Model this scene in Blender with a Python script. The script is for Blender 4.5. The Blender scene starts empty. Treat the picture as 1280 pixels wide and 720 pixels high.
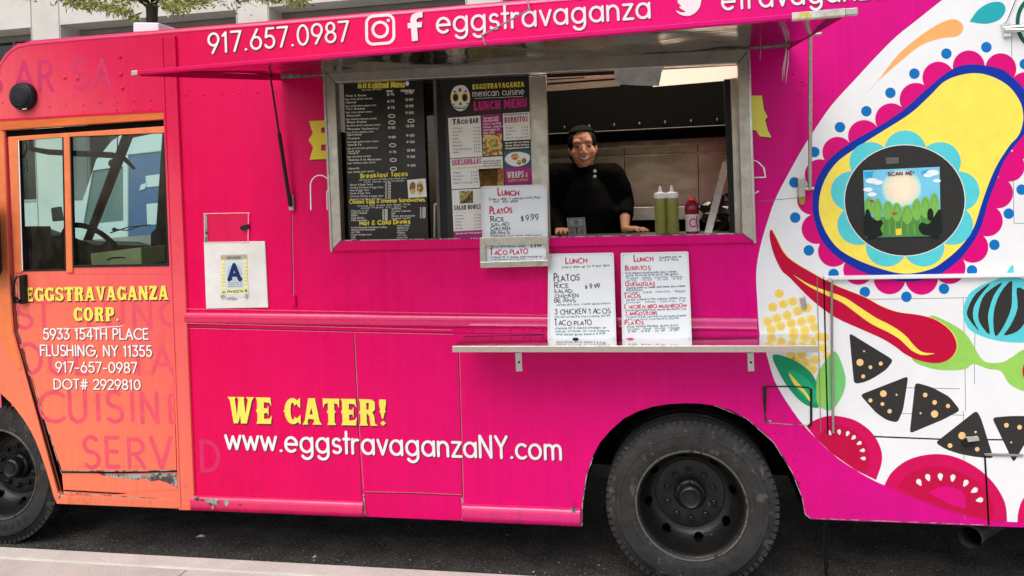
import bpy, bmesh, math, random
from mathutils import Vector, Matrix
from mathutils.geometry import tessellate_polygon
random.seed(7)
R = math.radians
SC = bpy.context.scene
COL = SC.collection
# ---------------------------------------------------------------- camera, world, sun, exposure
F, CX, CY = 1000.0, 640.0, 250.0            # focal length and principal point, in 1280-wide units
YAW, ROLL = R(10.8), R(2.0)
CAM = Vector((0.0, -4.32, 2.10))
fw = Vector((-math.sin(YAW), math.cos(YAW), 0))
rt0 = Vector((math.cos(YAW), math.sin(YAW), 0)); up0 = Vector((0, 0, 1))
rt = rt0*math.cos(ROLL) - up0*math.sin(ROLL)
up = up0*math.cos(ROLL) + rt0*math.sin(ROLL)
cd = bpy.data.cameras.new('camera'); cam = bpy.data.objects.new('camera', cd); COL.objects.link(cam)
m = Matrix((rt, up, -fw)).transposed().to_4x4(); m.translation = CAM; cam.matrix_world = m
cd.sensor_width = 36; cd.lens = 36*F/1280; cd.shift_y = -(360-CY)/1280; cd.clip_end = 500; cd.clip_start = .05
SC.camera = cam
W = bpy.data.worlds.new('World'); SC.world = W; W.use_nodes = True
nt = W.node_tree; bg = nt.nodes['Background']
sky = nt.nodes.new('ShaderNodeTexSky'); sky.sky_type = 'NISHITA'; sky.sun_disc = False
SUN_EL, SUN_AZ = 52, 196                     # azimuth from +y, clockwise: the sun stands high behind the photographer
sky.sun_elevation = R(SUN_EL); sky.sun_rotation = R(SUN_AZ); sky.air_density = 1.2; sky.dust_density = 3.0; sky.ozone_density = 1.0
nt.links.new(sky.outputs[0], bg.inputs[0]); bg.inputs[1].default_value = .13
sd = bpy.data.lights.new('sun', 'SUN'); sd.energy = 1.5; sd.angle = R(50); sd.color = (1, .96, .9)
so = bpy.data.objects.new('sun', sd); COL.objects.link(so)
sdir = Vector((math.sin(R(SUN_AZ))*math.cos(R(SUN_EL)), math.cos(R(SUN_AZ))*math.cos(R(SUN_EL)), math.sin(R(SUN_EL))))
so.rotation_euler = sdir.to_track_quat('Z', 'Y').to_euler(); so.location = (0, -8, 12)
VS = SC.view_settings; VS.view_transform = 'Standard'; VS.look = 'None'; VS.gamma = 1; VS.use_curve_mapping = False
VS.exposure = 0.34
SC.render.engine = 'CYCLES'; SC.cycles.use_denoising = True; SC.cycles.max_bounces = 8; SC.cycles.transparent_max_bounces = 12
SC.cycles.sample_clamp_indirect = 6

# ---------------------------------------------------------------- measuring: photograph -> metres
def ray(u, v): return fw*F + rt*(u-CX) - up*(v-CY)
def P(u, v, Y=0.0):
    d = ray(u, v); return CAM + d*((Y-CAM.y)/d.y)
def PN(u, v, p0, n):
    d = ray(u, v); return CAM + d*((p0-CAM).dot(n)/d.dot(n))
def flat(Y): return lambda u, v, k=0.0: P(u, v, Y-k)          # a plane parallel to the truck side; k lifts off it
def leaning(pb, pt, side):                                     # plane through a bottom point, a top point and a side point
    n = (pt-pb).cross(side-pb).normalized()
    if n.y > 0: n = -n
    return lambda u, v, k=0.0: PN(u, v, pb, n) + n*k

# ---------------------------------------------------------------- mesh building
class MB:
    def __init__(s): s.v = []; s.f = []; s.m = []
    def add(s, vs, fs, mi=0):
        o = len(s.v); s.v += [tuple(v) for v in vs]
        for f in fs: s.f.append(tuple(i+o for i in f)); s.m.append(mi)
    def build(s, name, mats, parent=None, smooth=False, bevel=0, at=None):
        me = bpy.data.meshes.new(name)
        off = Vector(at) if at is not None else (Vector(parent['_o']) if parent is not None and '_o' in parent else Vector((0, 0, 0)))
        me.from_pydata([tuple(Vector(v)-off) for v in s.v], [], s.f)
        if not isinstance(mats, (list, tuple)): mats = [mats]
        for mt in mats: me.materials.append(mt)
        for p, mi in zip(me.polygons, s.m): p.material_index = mi; p.use_smooth = smooth
        me.update()
        o = bpy.data.objects.new(name, me); COL.objects.link(o)
        if parent is not None: o.parent = parent; o['_o'] = tuple(off)
        if at is not None: o.location = off; o['_o'] = tuple(off)
        if parent is not None and '_o' in parent and at is None: pass
        if bevel:
            b = o.modifiers.new('bevel', 'BEVEL'); b.width = bevel; b.segments = 2; b.limit_method = 'ANGLE'; b.angle_limit = R(40)
        if smooth:
            try: me.set_sharp_from_angle(angle=R(50))
            except Exception: pass
        return o
    def poly(s, loops, mp, th=0.0, mi=0, k=0.0, back=False, dirv=Vector((0, 1, 0)), capback=True):
        """filled outline (with holes) given in photo measurements, mapped to the plane mp and extruded away from the viewer"""
        L3 = [[mp(u, v, k) for u, v in lp] for lp in loops]
        s.poly3(L3, th, mi, dirv, capback)
    def poly3(s, L3, th=0.0, mi=0, dirv=Vector((0, 1, 0)), capback=True):
        flatv = [p for lp in L3 for p in lp]
        if len(L3) == 1 and len(L3[0]) <= 4 : tris = [tuple(range(len(L3[0])))]
        else:
            ax = max(range(3), key=lambda i: abs(dirv[i]))
            q = [[Vector([c for i, c in enumerate(p) if i != ax]+[0]) for p in lp] for lp in L3]
            tris = tessellate_polygon(q)
        n = len(flatv)
        a = [tuple(t) for t in tris]
        # orient the front face against dirv
        def orient(t, want):
            p = [flatv[i] for i in t]; nn = (p[1]-p[0]).cross(p[2]-p[0])
            return t if nn.dot(want) > 0 else tuple(reversed(t))
        fs = [orient(t, -dirv) for t in a]
        vs = list(flatv)
        if th:
            vs += [p+dirv*th for p in flatv]
            if capback: fs += [tuple(n+i for i in reversed(t)) for t in fs[:len(a)]]
            o = 0
            for lp in L3:
                m_ = len(lp)
                ar = sum((lp[i].x*lp[(i+1) % m_].z-lp[(i+1) % m_].x*lp[i].z) for i in range(m_))
                outer = lp is L3[0]
                for i in range(m_):
                    a0, a1 = o+i, o+(i+1) % m_
                    q = (a0, a1, a1+n, a0+n)
                    if (ar > 0) == outer: q = tuple(reversed(q)) if False else (a0, a0+n, a1+n, a1)
                    fs.append(q)
                o += m_
        s.add(vs, fs, mi)
    def box(s, a, b, mi=0):
        x0, y0, z0 = a; x1, y1, z1 = b
        s.add([(x0,y0,z0),(x1,y0,z0),(x1,y1,z0),(x0,y1,z0),(x0,y0,z1),(x1,y0,z1),(x1,y1,z1),(x0,y1,z1)],
              [(0,3,2,1),(4,5,6,7),(0,1,5,4),(1,2,6,5),(2,3,7,6),(3,0,4,7)], mi)
    def tube(s, pts, rad, n=10, mi=0, caps=True, closed=False):
        pts = [Vector(p) for p in pts]
        if not isinstance(rad, (list, tuple)): rad = [rad]*len(pts)
        vs, fs = [], []
        prev = None
        N = len(pts)
        for i, p in enumerate(pts):
            t = (pts[(i+1) % N]-pts[i-1]) if closed else (pts[min(i+1, N-1)]-pts[max(i-1, 0)])
            t.normalize()
            if prev is None:
                a = Vector((0, 0, 1)) if abs(t.z) < .9 else Vector((1, 0, 0))
                x = t.cross(a).normalized()
            else: x = (prev-t*prev.dot(t)).normalized()
            prev = x; y = t.cross(x)
            for j in range(n):
                an = 2*math.pi*j/n
                vs.append(p+(x*math.cos(an)+y*math.sin(an))*rad[i])
        M = N if closed else N-1
        for i in range(M):
            i2 = (i+1) % N
            for j in range(n):
                j2 = (j+1) % n
                fs.append((i*n+j, i*n+j2, i2*n+j2, i2*n+j))
        if caps and not closed:
            fs.append(tuple(reversed(range(n)))); fs.append(tuple((N-1)*n+j for j in range(n)))
        s.add(vs, fs, mi)
    def lathe(s, prof, c, axis='Z', n=32, mi=0, mlist=None):
        """prof: list of (radius, height)"""
        c = Vector(c); vs, fs = [], []
        for r, h in prof:
            for j in range(n):
                a = 2*math.pi*j/n
                if axis == 'Z': vs.append(c+Vector((r*math.cos(a), r*math.sin(a), h)))
                else: vs.append(c+Vector((r*math.cos(a), h, r*math.sin(a))))
        for i in range(len(prof)-1):
            for j in range(n):
                j2 = (j+1) % n
                q = (i*n+j, i*n+j2, (i+1)*n+j2, (i+1)*n+j)
                fs.append(q if axis == 'Z' else tuple(reversed(q)))
        if mlist:
            o = len(s.v); s.v += [tuple(v) for v in vs]
            for t, f in enumerate(fs): s.f.append(tuple(i+o for i in f)); s.m.append(mlist[t//n])
        else: s.add(vs, fs, mi)
    def ball(s, c, r, mi=0, n=12, m_=8):
        c = Vector(c); r = r if isinstance(r, (tuple, list)) else (r, r, r)
        vs, fs = [], []
        for i in range(m_+1):
            th = math.pi*i/m_
            for j in range(n):
                a = 2*math.pi*j/n
                vs.append(c+Vector((r[0]*math.sin(th)*math.cos(a), r[1]*math.sin(th)*math.sin(a), r[2]*math.cos(th))))
        for i in range(m_):
            for j in range(n):
                j2 = (j+1) % n
                fs.append((i*n+j, (i+1)*n+j, (i+1)*n+j2, i*n+j2))
        s.add(vs, fs, mi)

def empty(name, loc):
    o = bpy.data.objects.new(name, None); COL.objects.link(o); o.location = loc; o['_o'] = tuple(loc); o.empty_display_size = .1
    return o
def tag(o, label=None, cat=None, group=None, kind=None):
    if label: o['label'] = label
    if cat: o['category'] = cat
    if group: o['group'] = group
    if kind: o['kind'] = kind
    return o
def spl(pts, n=6, closed=True):
    """Catmull-Rom through the points"""
    out = []; N = len(pts)
    rng = range(N) if closed else range(N-1)
    for i in rng:
        if closed: p0, p1, p2, p3 = pts[i-1], pts[i], pts[(i+1) % N], pts[(i+2) % N]
        else: p0, p1, p2, p3 = pts[max(i-1, 0)], pts[i], pts[i+1], pts[min(i+2, N-1)]
        for t in range(n):
            t = t/n
            out.append(tuple(.5*((2*p1[c])+(-p0[c]+p2[c])*t+(2*p0[c]-5*p1[c]+4*p2[c]-p3[c])*t*t+(-p0[c]+3*p1[c]-3*p2[c]+p3[c])*t**3) for c in range(2)))
    if not closed: out.append(tuple(pts[-1]))
    return out
def ell(cx, cy, rx, ry=None, n=28, a0=0, a1=360):
    ry = rx if ry is None else ry
    full = abs(a1-a0) >= 360
    return [(cx+rx*math.cos(R(a0+(a1-a0)*i/(n if full else n-1))), cy-ry*math.sin(R(a0+(a1-a0)*i/(n if full else n-1)))) for i in range(n)]

# ---------------------------------------------------------------- materials
def mat(name, col, rough=.5, metal=0, spec=.5, noise=0, nscale=8, bump=0, bscale=40, coat=0, nstretch=(1, 1, 1), emis=0, trans=0, wear=None):
    m = bpy.data.materials.new(name); m.use_nodes = True
    t = m.node_tree; b = t.nodes['Principled BSDF']; L = t.links.new
    b.inputs['Base Color'].default_value = (*col, 1); b.inputs['Roughness'].default_value = rough; b.inputs['Metallic'].default_value = metal
    b.inputs['Specular IOR Level'].default_value = spec; b.inputs['Coat Weight'].default_value = coat; b.inputs['Coat Roughness'].default_value = .12
    if trans: b.inputs['Transmission Weight'].default_value = trans
    if emis: b.inputs['Emission Color'].default_value = (*col, 1); b.inputs['Emission Strength'].default_value = emis
    tc = t.nodes.new('ShaderNodeTexCoord'); mp = t.nodes.new('ShaderNodeMapping'); mp.inputs['Scale'].default_value = nstretch
    L(tc.outputs['Object'], mp.inputs[0])
    m['_c'] = 1
    if noise:
        nz = t.nodes.new('ShaderNodeTexNoise'); nz.inputs['Scale'].default_value = nscale; nz.inputs['Detail'].default_value = 7; nz.inputs['Roughness'].default_value = .65
        L(mp.outputs[0], nz.inputs['Vector'])
        mr = t.nodes.new('ShaderNodeMapRange'); mr.inputs[1].default_value = .25; mr.inputs[2].default_value = .75; mr.inputs[3].default_value = 1-noise; mr.inputs[4].default_value = 1+noise*.6
        L(nz.outputs['Fac'], mr.inputs[0])
        mx = t.nodes.new('ShaderNodeMix'); mx.data_type = 'RGBA'; mx.blend_type = 'MULTIPLY'; mx.inputs[0].default_value = 1
        mx.inputs[6].default_value = (*col, 1); L(mr.outputs[0], mx.inputs[7]); L(mx.outputs[2], b.inputs['Base Color'])
        mr2 = t.nodes.new('ShaderNodeMapRange'); mr2.inputs[1].default_value = .3; mr2.inputs[2].default_value = .7
        mr2.inputs[3].default_value = min(1, rough*1.25); mr2.inputs[4].default_value = rough*.75
        L(nz.outputs['Fac'], mr2.inputs[0]); L(mr2.outputs[0], b.inputs['Roughness'])
        if wear:                                   # scuffed-off flecks of another colour
            wz = t.nodes.new('ShaderNodeTexNoise'); wz.inputs['Scale'].default_value = wear[1]; wz.inputs['Detail'].default_value = 10; wz.inputs['Roughness'].default_value = .75
            L(mp.outputs[0], wz.inputs['Vector'])
            wr = t.nodes.new('ShaderNodeMapRange'); wr.inputs[1].default_value = wear[2]; wr.inputs[2].default_value = wear[2]+.03; L(wz.outputs['Fac'], wr.inputs[0])
            wm = t.nodes.new('ShaderNodeMix'); wm.data_type = 'RGBA'; L(wr.outputs[0], wm.inputs[0]); L(mx.outputs[2], wm.inputs[6]); wm.inputs[7].default_value = (*wear[0], 1)
            L(wm.outputs[2], b.inputs['Base Color'])
    if bump:
        bz = t.nodes.new('ShaderNodeTexNoise'); bz.inputs['Scale'].default_value = bscale; bz.inputs['Detail'].default_value = 6
        L(mp.outputs[0], bz.inputs['Vector'])
        bn = t.nodes.new('ShaderNodeBump'); bn.inputs['Strength'].default_value = bump; bn.inputs['Distance'].default_value = .01
        L(bz.outputs['Fac'], bn.inputs['Height']); L(bn.outputs[0], b.inputs['Normal'])
    return m
def srgb(r, g, b):
    f = lambda c: (c/255/12.92 if c <= 10 else ((c/255+.055)/1.055)**2.4)
    return (f(r), f(g), f(b))
def paint(name, stops, xk, zk, x0, x1, streak=.08, rough=.30, spec=.16):
    """wrap film whose own colour runs along the truck; stops = [(pos, rgb)], factor from x*xk + z*zk mapped x0..x1"""
    m = bpy.data.materials.new(name); m.use_nodes = True
    t = m.node_tree; b = t.nodes['Principled BSDF']; L = t.links.new
    N = t.nodes.new
    tc = N('ShaderNodeTexCoord'); sp = N('ShaderNodeSeparateXYZ'); L(tc.outputs['Object'], sp.inputs[0])
    a = N('ShaderNodeMath'); a.operation = 'MULTIPLY'; a.inputs[1].default_value = xk; L(sp.outputs[0], a.inputs[0])
    c = N('ShaderNodeMath'); c.operation = 'MULTIPLY_ADD'; c.inputs[1].default_value = zk; L(sp.outputs[2], c.inputs[0]); L(a.outputs[0], c.inputs[2])
    big = N('ShaderNodeTexNoise'); big.inputs['Scale'].default_value = 1.3; L(tc.outputs['Object'], big.inputs['Vector'])
    d = N('ShaderNodeMath'); d.operation = 'MULTIPLY_ADD'; d.inputs[1].default_value = .3; L(big.outputs['Fac'], d.inputs[0]); L(c.outputs[0], d.inputs[2])
    mr = N('ShaderNodeMapRange'); mr.inputs[1].default_value = x0+.15+1.6*xk; mr.inputs[2].default_value = x1+.15+1.6*xk; L(d.outputs[0], mr.inputs[0])
    cr = N('ShaderNodeValToRGB'); L(mr.outputs[0], cr.inputs[0])
    el = cr.color_ramp.elements
    el[0].position = stops[0][0]; el[0].color = (*stops[0][1], 1); el[1].position = stops[-1][0]; el[1].color = (*stops[-1][1], 1)
    for p, col in stops[1:-1]:
        e = el.new(p); e.color = (*col, 1)
    mp = N('ShaderNodeMapping'); mp.inputs['Scale'].default_value = (38, 38, .9); L(tc.outputs['Object'], mp.inputs[0])
    st = N('ShaderNodeTexNoise'); st.inputs['Scale'].default_value = 1; st.inputs['Detail'].default_value = 6; L(mp.outputs[0], st.inputs['Vector'])
    blot = N('ShaderNodeTexNoise'); blot.inputs['Scale'].default_value = 5; blot.inputs['Detail'].default_value = 9; blot.inputs['Roughness'].default_value = .7; L(tc.outputs['Object'], blot.inputs['Vector'])
    ad = N('ShaderNodeMath'); ad.operation = 'ADD'; L(st.outputs['Fac'], ad.inputs[0]); L(blot.outputs['Fac'], ad.inputs[1])
    vr = N('ShaderNodeMapRange'); vr.inputs[1].default_value = .7; vr.inputs[2].default_value = 1.3; vr.inputs[3].default_value = 1-streak; vr.inputs[4].default_value = 1+streak*.7; L(ad.outputs[0], vr.inputs[0])
    mx = N('ShaderNodeMix'); mx.data_type = 'RGBA'; mx.blend_type = 'MULTIPLY'; mx.inputs[0].default_value = 1; L(cr.outputs[0], mx.inputs[6]); L(vr.outputs[0], mx.inputs[7])
    # pale scuffs and dull specks
    wz = N('ShaderNodeTexNoise'); wz.inputs['Scale'].default_value = 38; wz.inputs['Detail'].default_value = 12; wz.inputs['Roughness'].default_value = .8
    mp2 = N('ShaderNodeMapping'); mp2.inputs['Scale'].default_value = (.25, 1, 1); L(tc.outputs['Object'], mp2.inputs[0]); L(mp2.outputs[0], wz.inputs['Vector'])
    wr = N('ShaderNodeMapRange'); wr.inputs[1].default_value = .70; wr.inputs[2].default_value = .80; wr.inputs[4].default_value = .5; L(wz.outputs['Fac'], wr.inputs[0])
    wm = N('ShaderNodeMix'); wm.data_type = 'RGBA'; L(wr.outputs[0], wm.inputs[0]); L(mx.outputs[2], wm.inputs[6]); wm.inputs[7].default_value = (.75, .45, .5, 1)
    gz = N('ShaderNodeTexNoise'); gz.inputs['Scale'].default_value = 11; gz.inputs['Detail'].default_value = 14; gz.inputs['Roughness'].default_value = .82
    mp3 = N('ShaderNodeMapping'); mp3.inputs['Scale'].default_value = (1, 1, .45); mp3.inputs['Location'].default_value = (3, 1, 7); L(tc.outputs['Object'], mp3.inputs[0]); L(mp3.outputs[0], gz.inputs['Vector'])
    low = N('ShaderNodeMapRange'); low.inputs[1].default_value = .3; low.inputs[2].default_value = 1.0; low.inputs[3].default_value = .10; low.inputs[4].default_value = 0; L(sp.outputs[2], low.inputs[0])
    ga = N('ShaderNodeMath'); ga.operation = 'ADD'; L(gz.outputs['Fac'], ga.inputs[0]); L(low.outputs[0], ga.inputs[1])
    gr = N('ShaderNodeMapRange'); gr.inputs[1].default_value = .62; gr.inputs[2].default_value = .80; gr.inputs[4].default_value = .55; L(ga.outputs[0], gr.inputs[0])
    gm = N('ShaderNodeMix'); gm.data_type = 'RGBA'; L(gr.outputs[0], gm.inputs[0]); L(wm.outputs[2], gm.inputs[6]); gm.inputs[7].default_value = (.16, .03, .04, 1)
    L(gm.outputs[2], b.inputs['Base Color'])
    rr = N('ShaderNodeMapRange'); rr.inputs[1].default_value = .3; rr.inputs[2].default_value = .7; rr.inputs[3].default_value = rough*.7; rr.inputs[4].default_value = rough*1.5; L(blot.outputs['Fac'], rr.inputs[0]); L(rr.outputs[0], b.inputs['Roughness'])
    b.inputs['Specular IOR Level'].default_value = spec
    bz = N('ShaderNodeTexNoise'); bz.inputs['Scale'].default_value = 2.2; bz.inputs['Detail'].default_value = 3; L(tc.outputs['Object'], bz.inputs['Vector'])
    bz2 = N('ShaderNodeMath'); bz2.operation = 'MULTIPLY_ADD'; bz2.inputs[1].default_value = .03; L(st.outputs['Fac'], bz2.inputs[0]); L(bz.outputs['Fac'], bz2.inputs[2])
    bn = N('ShaderNodeBump'); bn.inputs['Strength'].default_value = .30; bn.inputs['Distance'].default_value = .025; L(bz2.outputs[0], bn.inputs['Height']); L(bn.outputs[0], b.inputs['Normal'])
    return m
def glass(name, tint, rough=.02, refl=.08, dirt=.0, flat_=False):
    m = bpy.data.materials.new(name); m.use_nodes = True
    t = m.node_tree; t.nodes.clear(); N = t.nodes.new; L = t.links.new
    out = N('ShaderNodeOutputMaterial'); tr = N('ShaderNodeBsdfTransparent'); tr.inputs[0].default_value = (*tint, 1)
    gl = N('ShaderNodeBsdfGlossy'); gl.inputs['Roughness'].default_value = rough
    fr = N('ShaderNodeFresnel'); fr.inputs[0].default_value = 1.5
    mx = N('ShaderNodeMixShader'); ad = N('ShaderNodeMath'); ad.operation = 'ADD'; ad.inputs[1].default_value = refl-.04; ad.use_clamp = True
    
    if flat_: ad.inputs[0].default_value = 0; ad.inputs[1].default_value = refl
    else: L(fr.outputs[0], ad.inputs[0])
    L(ad.outputs[0], mx.inputs[0]); L(tr.outputs[0], mx.inputs[1]); L(gl.outputs[0], mx.inputs[2])
    last = mx
    if dirt:
        df = N('ShaderNodeBsdfDiffuse'); df.inputs[0].default_value = (.5, .52, .5, 1)
        nz = N('ShaderNodeTexNoise'); nz.inputs['Scale'].default_value = 6; nz.inputs['Detail'].default_value = 8
        mr = N('ShaderNodeMapRange'); mr.inputs[1].default_value = .4; mr.inputs[2].default_value = .9; mr.inputs[4].default_value = dirt; L(nz.outputs['Fac'], mr.inputs[0])
        m2 = N('ShaderNodeMixShader'); L(mr.outputs[0], m2.inputs[0]); L(mx.outputs[0], m2.inputs[1]); L(df.outputs[0], m2.inputs[2]); last = m2
    L(last.outputs[0], out.inputs[0])
    return m
# ---------------------------------------------------------------- lettering (own stroke alphabet)
def arc(cx, cy, rx, ry, a0, a1):
    n = max(3, int(abs(a1-a0)/22))
    return [(cx+rx*math.cos(R(a0+(a1-a0)*i/n)), cy+ry*math.sin(R(a0+(a1-a0)*i/n))) for i in range(n+1)]
G = {
'0': (.66, [arc(.31,.5,.29,.5,90,450)]),
'1': (.36, [[(.04,.84),(.2,1),(.2,0)]]),
'2': (.60, [arc(.28,.72,.27,.28,165,-30)+[(.02,0),(.56,0)]]),
'3': (.58, [[(.04,1),(.5,1),(.24,.6)]+arc(.24,.3,.28,.3,80,-150)]),
'4': (.66, [[(.46,0),(.46,1),(.02,.28),(.62,.28)]]),
'5': (.60, [[(.5,1),(.14,1),(.07,.56)]+arc(.27,.31,.27,.31,115,-150)]),
'6': (.62, [arc(.29,.31,.28,.31,0,360), [(.36,1),(.06,.46)]]),
'7': (.56, [[(0,1),(.52,1),(.16,0)]]),
'8': (.60, [arc(.28,.76,.22,.24,-90,270), arc(.28,.26,.27,.26,90,450)]),
'9': (.62, [arc(.29,.69,.28,.31,0,360), [(.53,.54),(.22,0)]]),
'.': (.22, [[(.08,.02),(.1,.02)]]), ',': (.22, [[(.12,.06),(.05,-.14)]]), '-': (.46, [[(.05,.4),(.36,.4)]]), "'": (.2, [[(.1,1),(.1,.8)]]),
'#': (.7, [[(.18,0),(.28,1)],[(.42,0),(.52,1)],[(.02,.33),(.62,.33)],[(.08,.67),(.68,.67)]]),
'$': (.6, [arc(.28,.72,.2,.2,40,270)+arc(.28,.28,.22,.24,90,-140), [(.28,1.12),(.28,-.12)]]),
'&': (.7, [[(.66,0),(.14,.72)]+arc(.3,.8,.16,.2,180,0)+[(.1,.35)]+arc(.28,.24,.24,.24,170,340)+[(.6,.42)]]),
'!': (.25, [[(.1,1),(.1,.3)],[(.1,.02),(.11,.02)]]), '*': (.4, [[(.2,.7),(.2,.3)],[(.04,.5),(.36,.5)]]), ':': (.2, [[(.1,.1),(.11,.1)],[(.1,.5),(.11,.5)]]),
'/': (.4, [[(0,0),(.34,1)]]), '(': (.3, [arc(.3,.5,.25,.6,120,240)]), ')': (.3, [arc(0,.5,.25,.6,60,-60)]),
'A': (.76, [[(0,0),(.35,1),(.7,0)],[(.11,.32),(.59,.32)]]),
'B': (.6, [[(0,.52),(.26,.52)]+arc(.26,.26,.28,.26,90,-90)+[(0,0),(0,1),(.24,1)]+arc(.24,.76,.22,.24,90,-90)]),
'C': (.86, [arc(.47,.5,.47,.5,48,312)]), 'D': (.76, [[(0,0),(0,1),(.22,1)]+arc(.22,.5,.46,.5,90,-90)+[(0,0)]]),
'E': (.54, [[(.45,1),(0,1),(0,0),(.45,0)],[(0,.52),(.4,.52)]]), 'F': (.52, [[(.45,1),(0,1),(0,0)],[(0,.52),(.4,.52)]]),
'G': (.9, [arc(.47,.5,.47,.5,50,360)+[(.52,.5)]]), 'H': (.72, [[(0,0),(0,1)],[(.6,0),(.6,1)],[(0,.52),(.6,.52)]]),
'I': (.2, [[(.05,0),(.05,1)]]), 'J': (.5, [[(.36,1),(.36,.2)]+arc(.18,.2,.18,.2,0,-160)]), 'K': (.62, [[(0,0),(0,1)],[(.5,1),(.02,.45)],[(.16,.58),(.55,0)]]),
'L': (.5, [[(0,1),(0,0),(.42,0)]]), 'M': (.86, [[(0,0),(.08,1),(.38,.2),(.68,1),(.76,0)]]), 'N': (.74, [[(0,0),(0,1),(.6,0),(.6,1)]]),
'O': (.98, [arc(.46,.5,.46,.5,90,450)]), 'P': (.58, [[(0,0),(0,1),(.24,1)]+arc(.24,.73,.26,.27,90,-90)+[(0,.46)]]),
'Q': (.98, [arc(.46,.5,.46,.5,90,450),[(.6,.25),(.9,-.05)]]), 'R': (.62, [[(0,0),(0,1),(.24,1)]+arc(.24,.74,.25,.26,90,-90)+[(0,.48)],[(.22,.48),(.52,0)]]),
'S': (.58, [arc(.27,.75,.23,.25,40,270)+arc(.27,.25,.26,.25,90,-140)]), 'T': (.6, [[(0,1),(.54,1)],[(.27,1),(.27,0)]]),
'U': (.72, [[(0,1),(0,.3)]+arc(.3,.3,.3,.3,180,360)+[(.6,1)]]), 'V': (.7, [[(0,1),(.33,0),(.66,1)]]), 'W': (1.0, [[(0,1),(.25,0),(.48,.85),(.71,0),(.96,1)]]),
'X': (.66, [[(0,0),(.58,1)],[(0,1),(.58,0)]]), 'Y': (.66, [[(0,1),(.3,.5),(.6,1)],[(.3,.5),(.3,0)]]), 'Z': (.62, [[(0,1),(.55,1),(0,0),(.56,0)]]),
'a': (.76, [arc(.32,.33,.31,.33,0,360),[(.63,.66),(.63,0)]]), 'b': (.74, [[(0,1),(0,0)],arc(.32,.33,.31,.33,0,360)]),
'c': (.6, [arc(.32,.33,.31,.33,50,310)]), 'd': (.74, [[(.63,1),(.63,0)],arc(.32,.33,.31,.33,0,360)]),
'e': (.72, [[(.02,.34),(.63,.34)]+arc(.32,.33,.31,.33,0,310)]), 'f': (.36, [[(.12,0),(.12,.82)]+arc(.28,.82,.16,.18,180,70),[(0,.62),(.3,.62)]]),
'g': (.76, [arc(.32,.33,.31,.33,0,360),[(.63,.66),(.63,-.04)]+arc(.34,-.06,.29,.26,0,-150)]), 'h': (.66, [[(0,0),(0,1)],[(0,.36)]+arc(.26,.38,.26,.28,180,0)+[(.52,0)]]),
'i': (.2, [[(.05,0),(.05,.66)],[(.05,.88),(.06,.88)]]), 'j': (.25, [[(.1,.66),(.1,-.1)]+arc(-.03,-.12,.13,.15,0,-90)]), 'k': (.56, [[(0,0),(0,1)],[(.42,.66),(.02,.3)],[(.14,.4),(.46,0)]]),
'l': (.2, [[(.05,0),(.05,1)]]), 'm': (1.0, [[(0,0),(0,.66)],[(0,.42)]+arc(.21,.44,.21,.22,180,0)+[(.42,0)],[(.42,.42)]+arc(.63,.44,.21,.22,180,0)+[(.84,0)]]),
'n': (.66, [[(0,0),(0,.66)],[(0,.38)]+arc(.26,.38,.26,.28,180,0)+[(.52,0)]]), 'o': (.76, [arc(.32,.33,.31,.33,90,450)]),
'p': (.74, [[(0,.66),(0,-.34)],arc(.32,.33,.31,.33,0,360)]), 'q': (.76, [[(.63,.66),(.63,-.34)],arc(.32,.33,.31,.33,0,360)]),
'r': (.4, [[(0,0),(0,.66)],[(0,.36)]+arc(.24,.38,.24,.26,180,75)]), 's': (.5, [arc(.23,.49,.19,.17,35,270)+arc(.23,.165,.21,.165,90,-145)]),
't': (.36, [[(.14,1),(.14,0)],[(0,.66),(.3,.66)]]), 'u': (.66, [[(0,.66),(0,.26)]+arc(.26,.26,.26,.26,180,360),[(.52,.66),(.52,0)]]),
'v': (.56, [[(0,.66),(.25,0),(.5,.66)]]), 'w': (.86, [[(0,.66),(.2,.05),(.4,.62),(.6,.05),(.8,.66)]]), 'x': (.52, [[(0,0),(.44,.66)],[(0,.66),(.44,0)]]),
'y': (.56, [[(0,.66),(.26,.02)],[(.5,.66),(.12,-.34)]]), 'z': (.52, [[(0,.66),(.44,.66),(0,0),(.46,0)]]),
' ': (.34, []),
}
TRACK = .13
def text_units(s, track=TRACK): return sum(G[c][0]+track for c in s)-track
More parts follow.
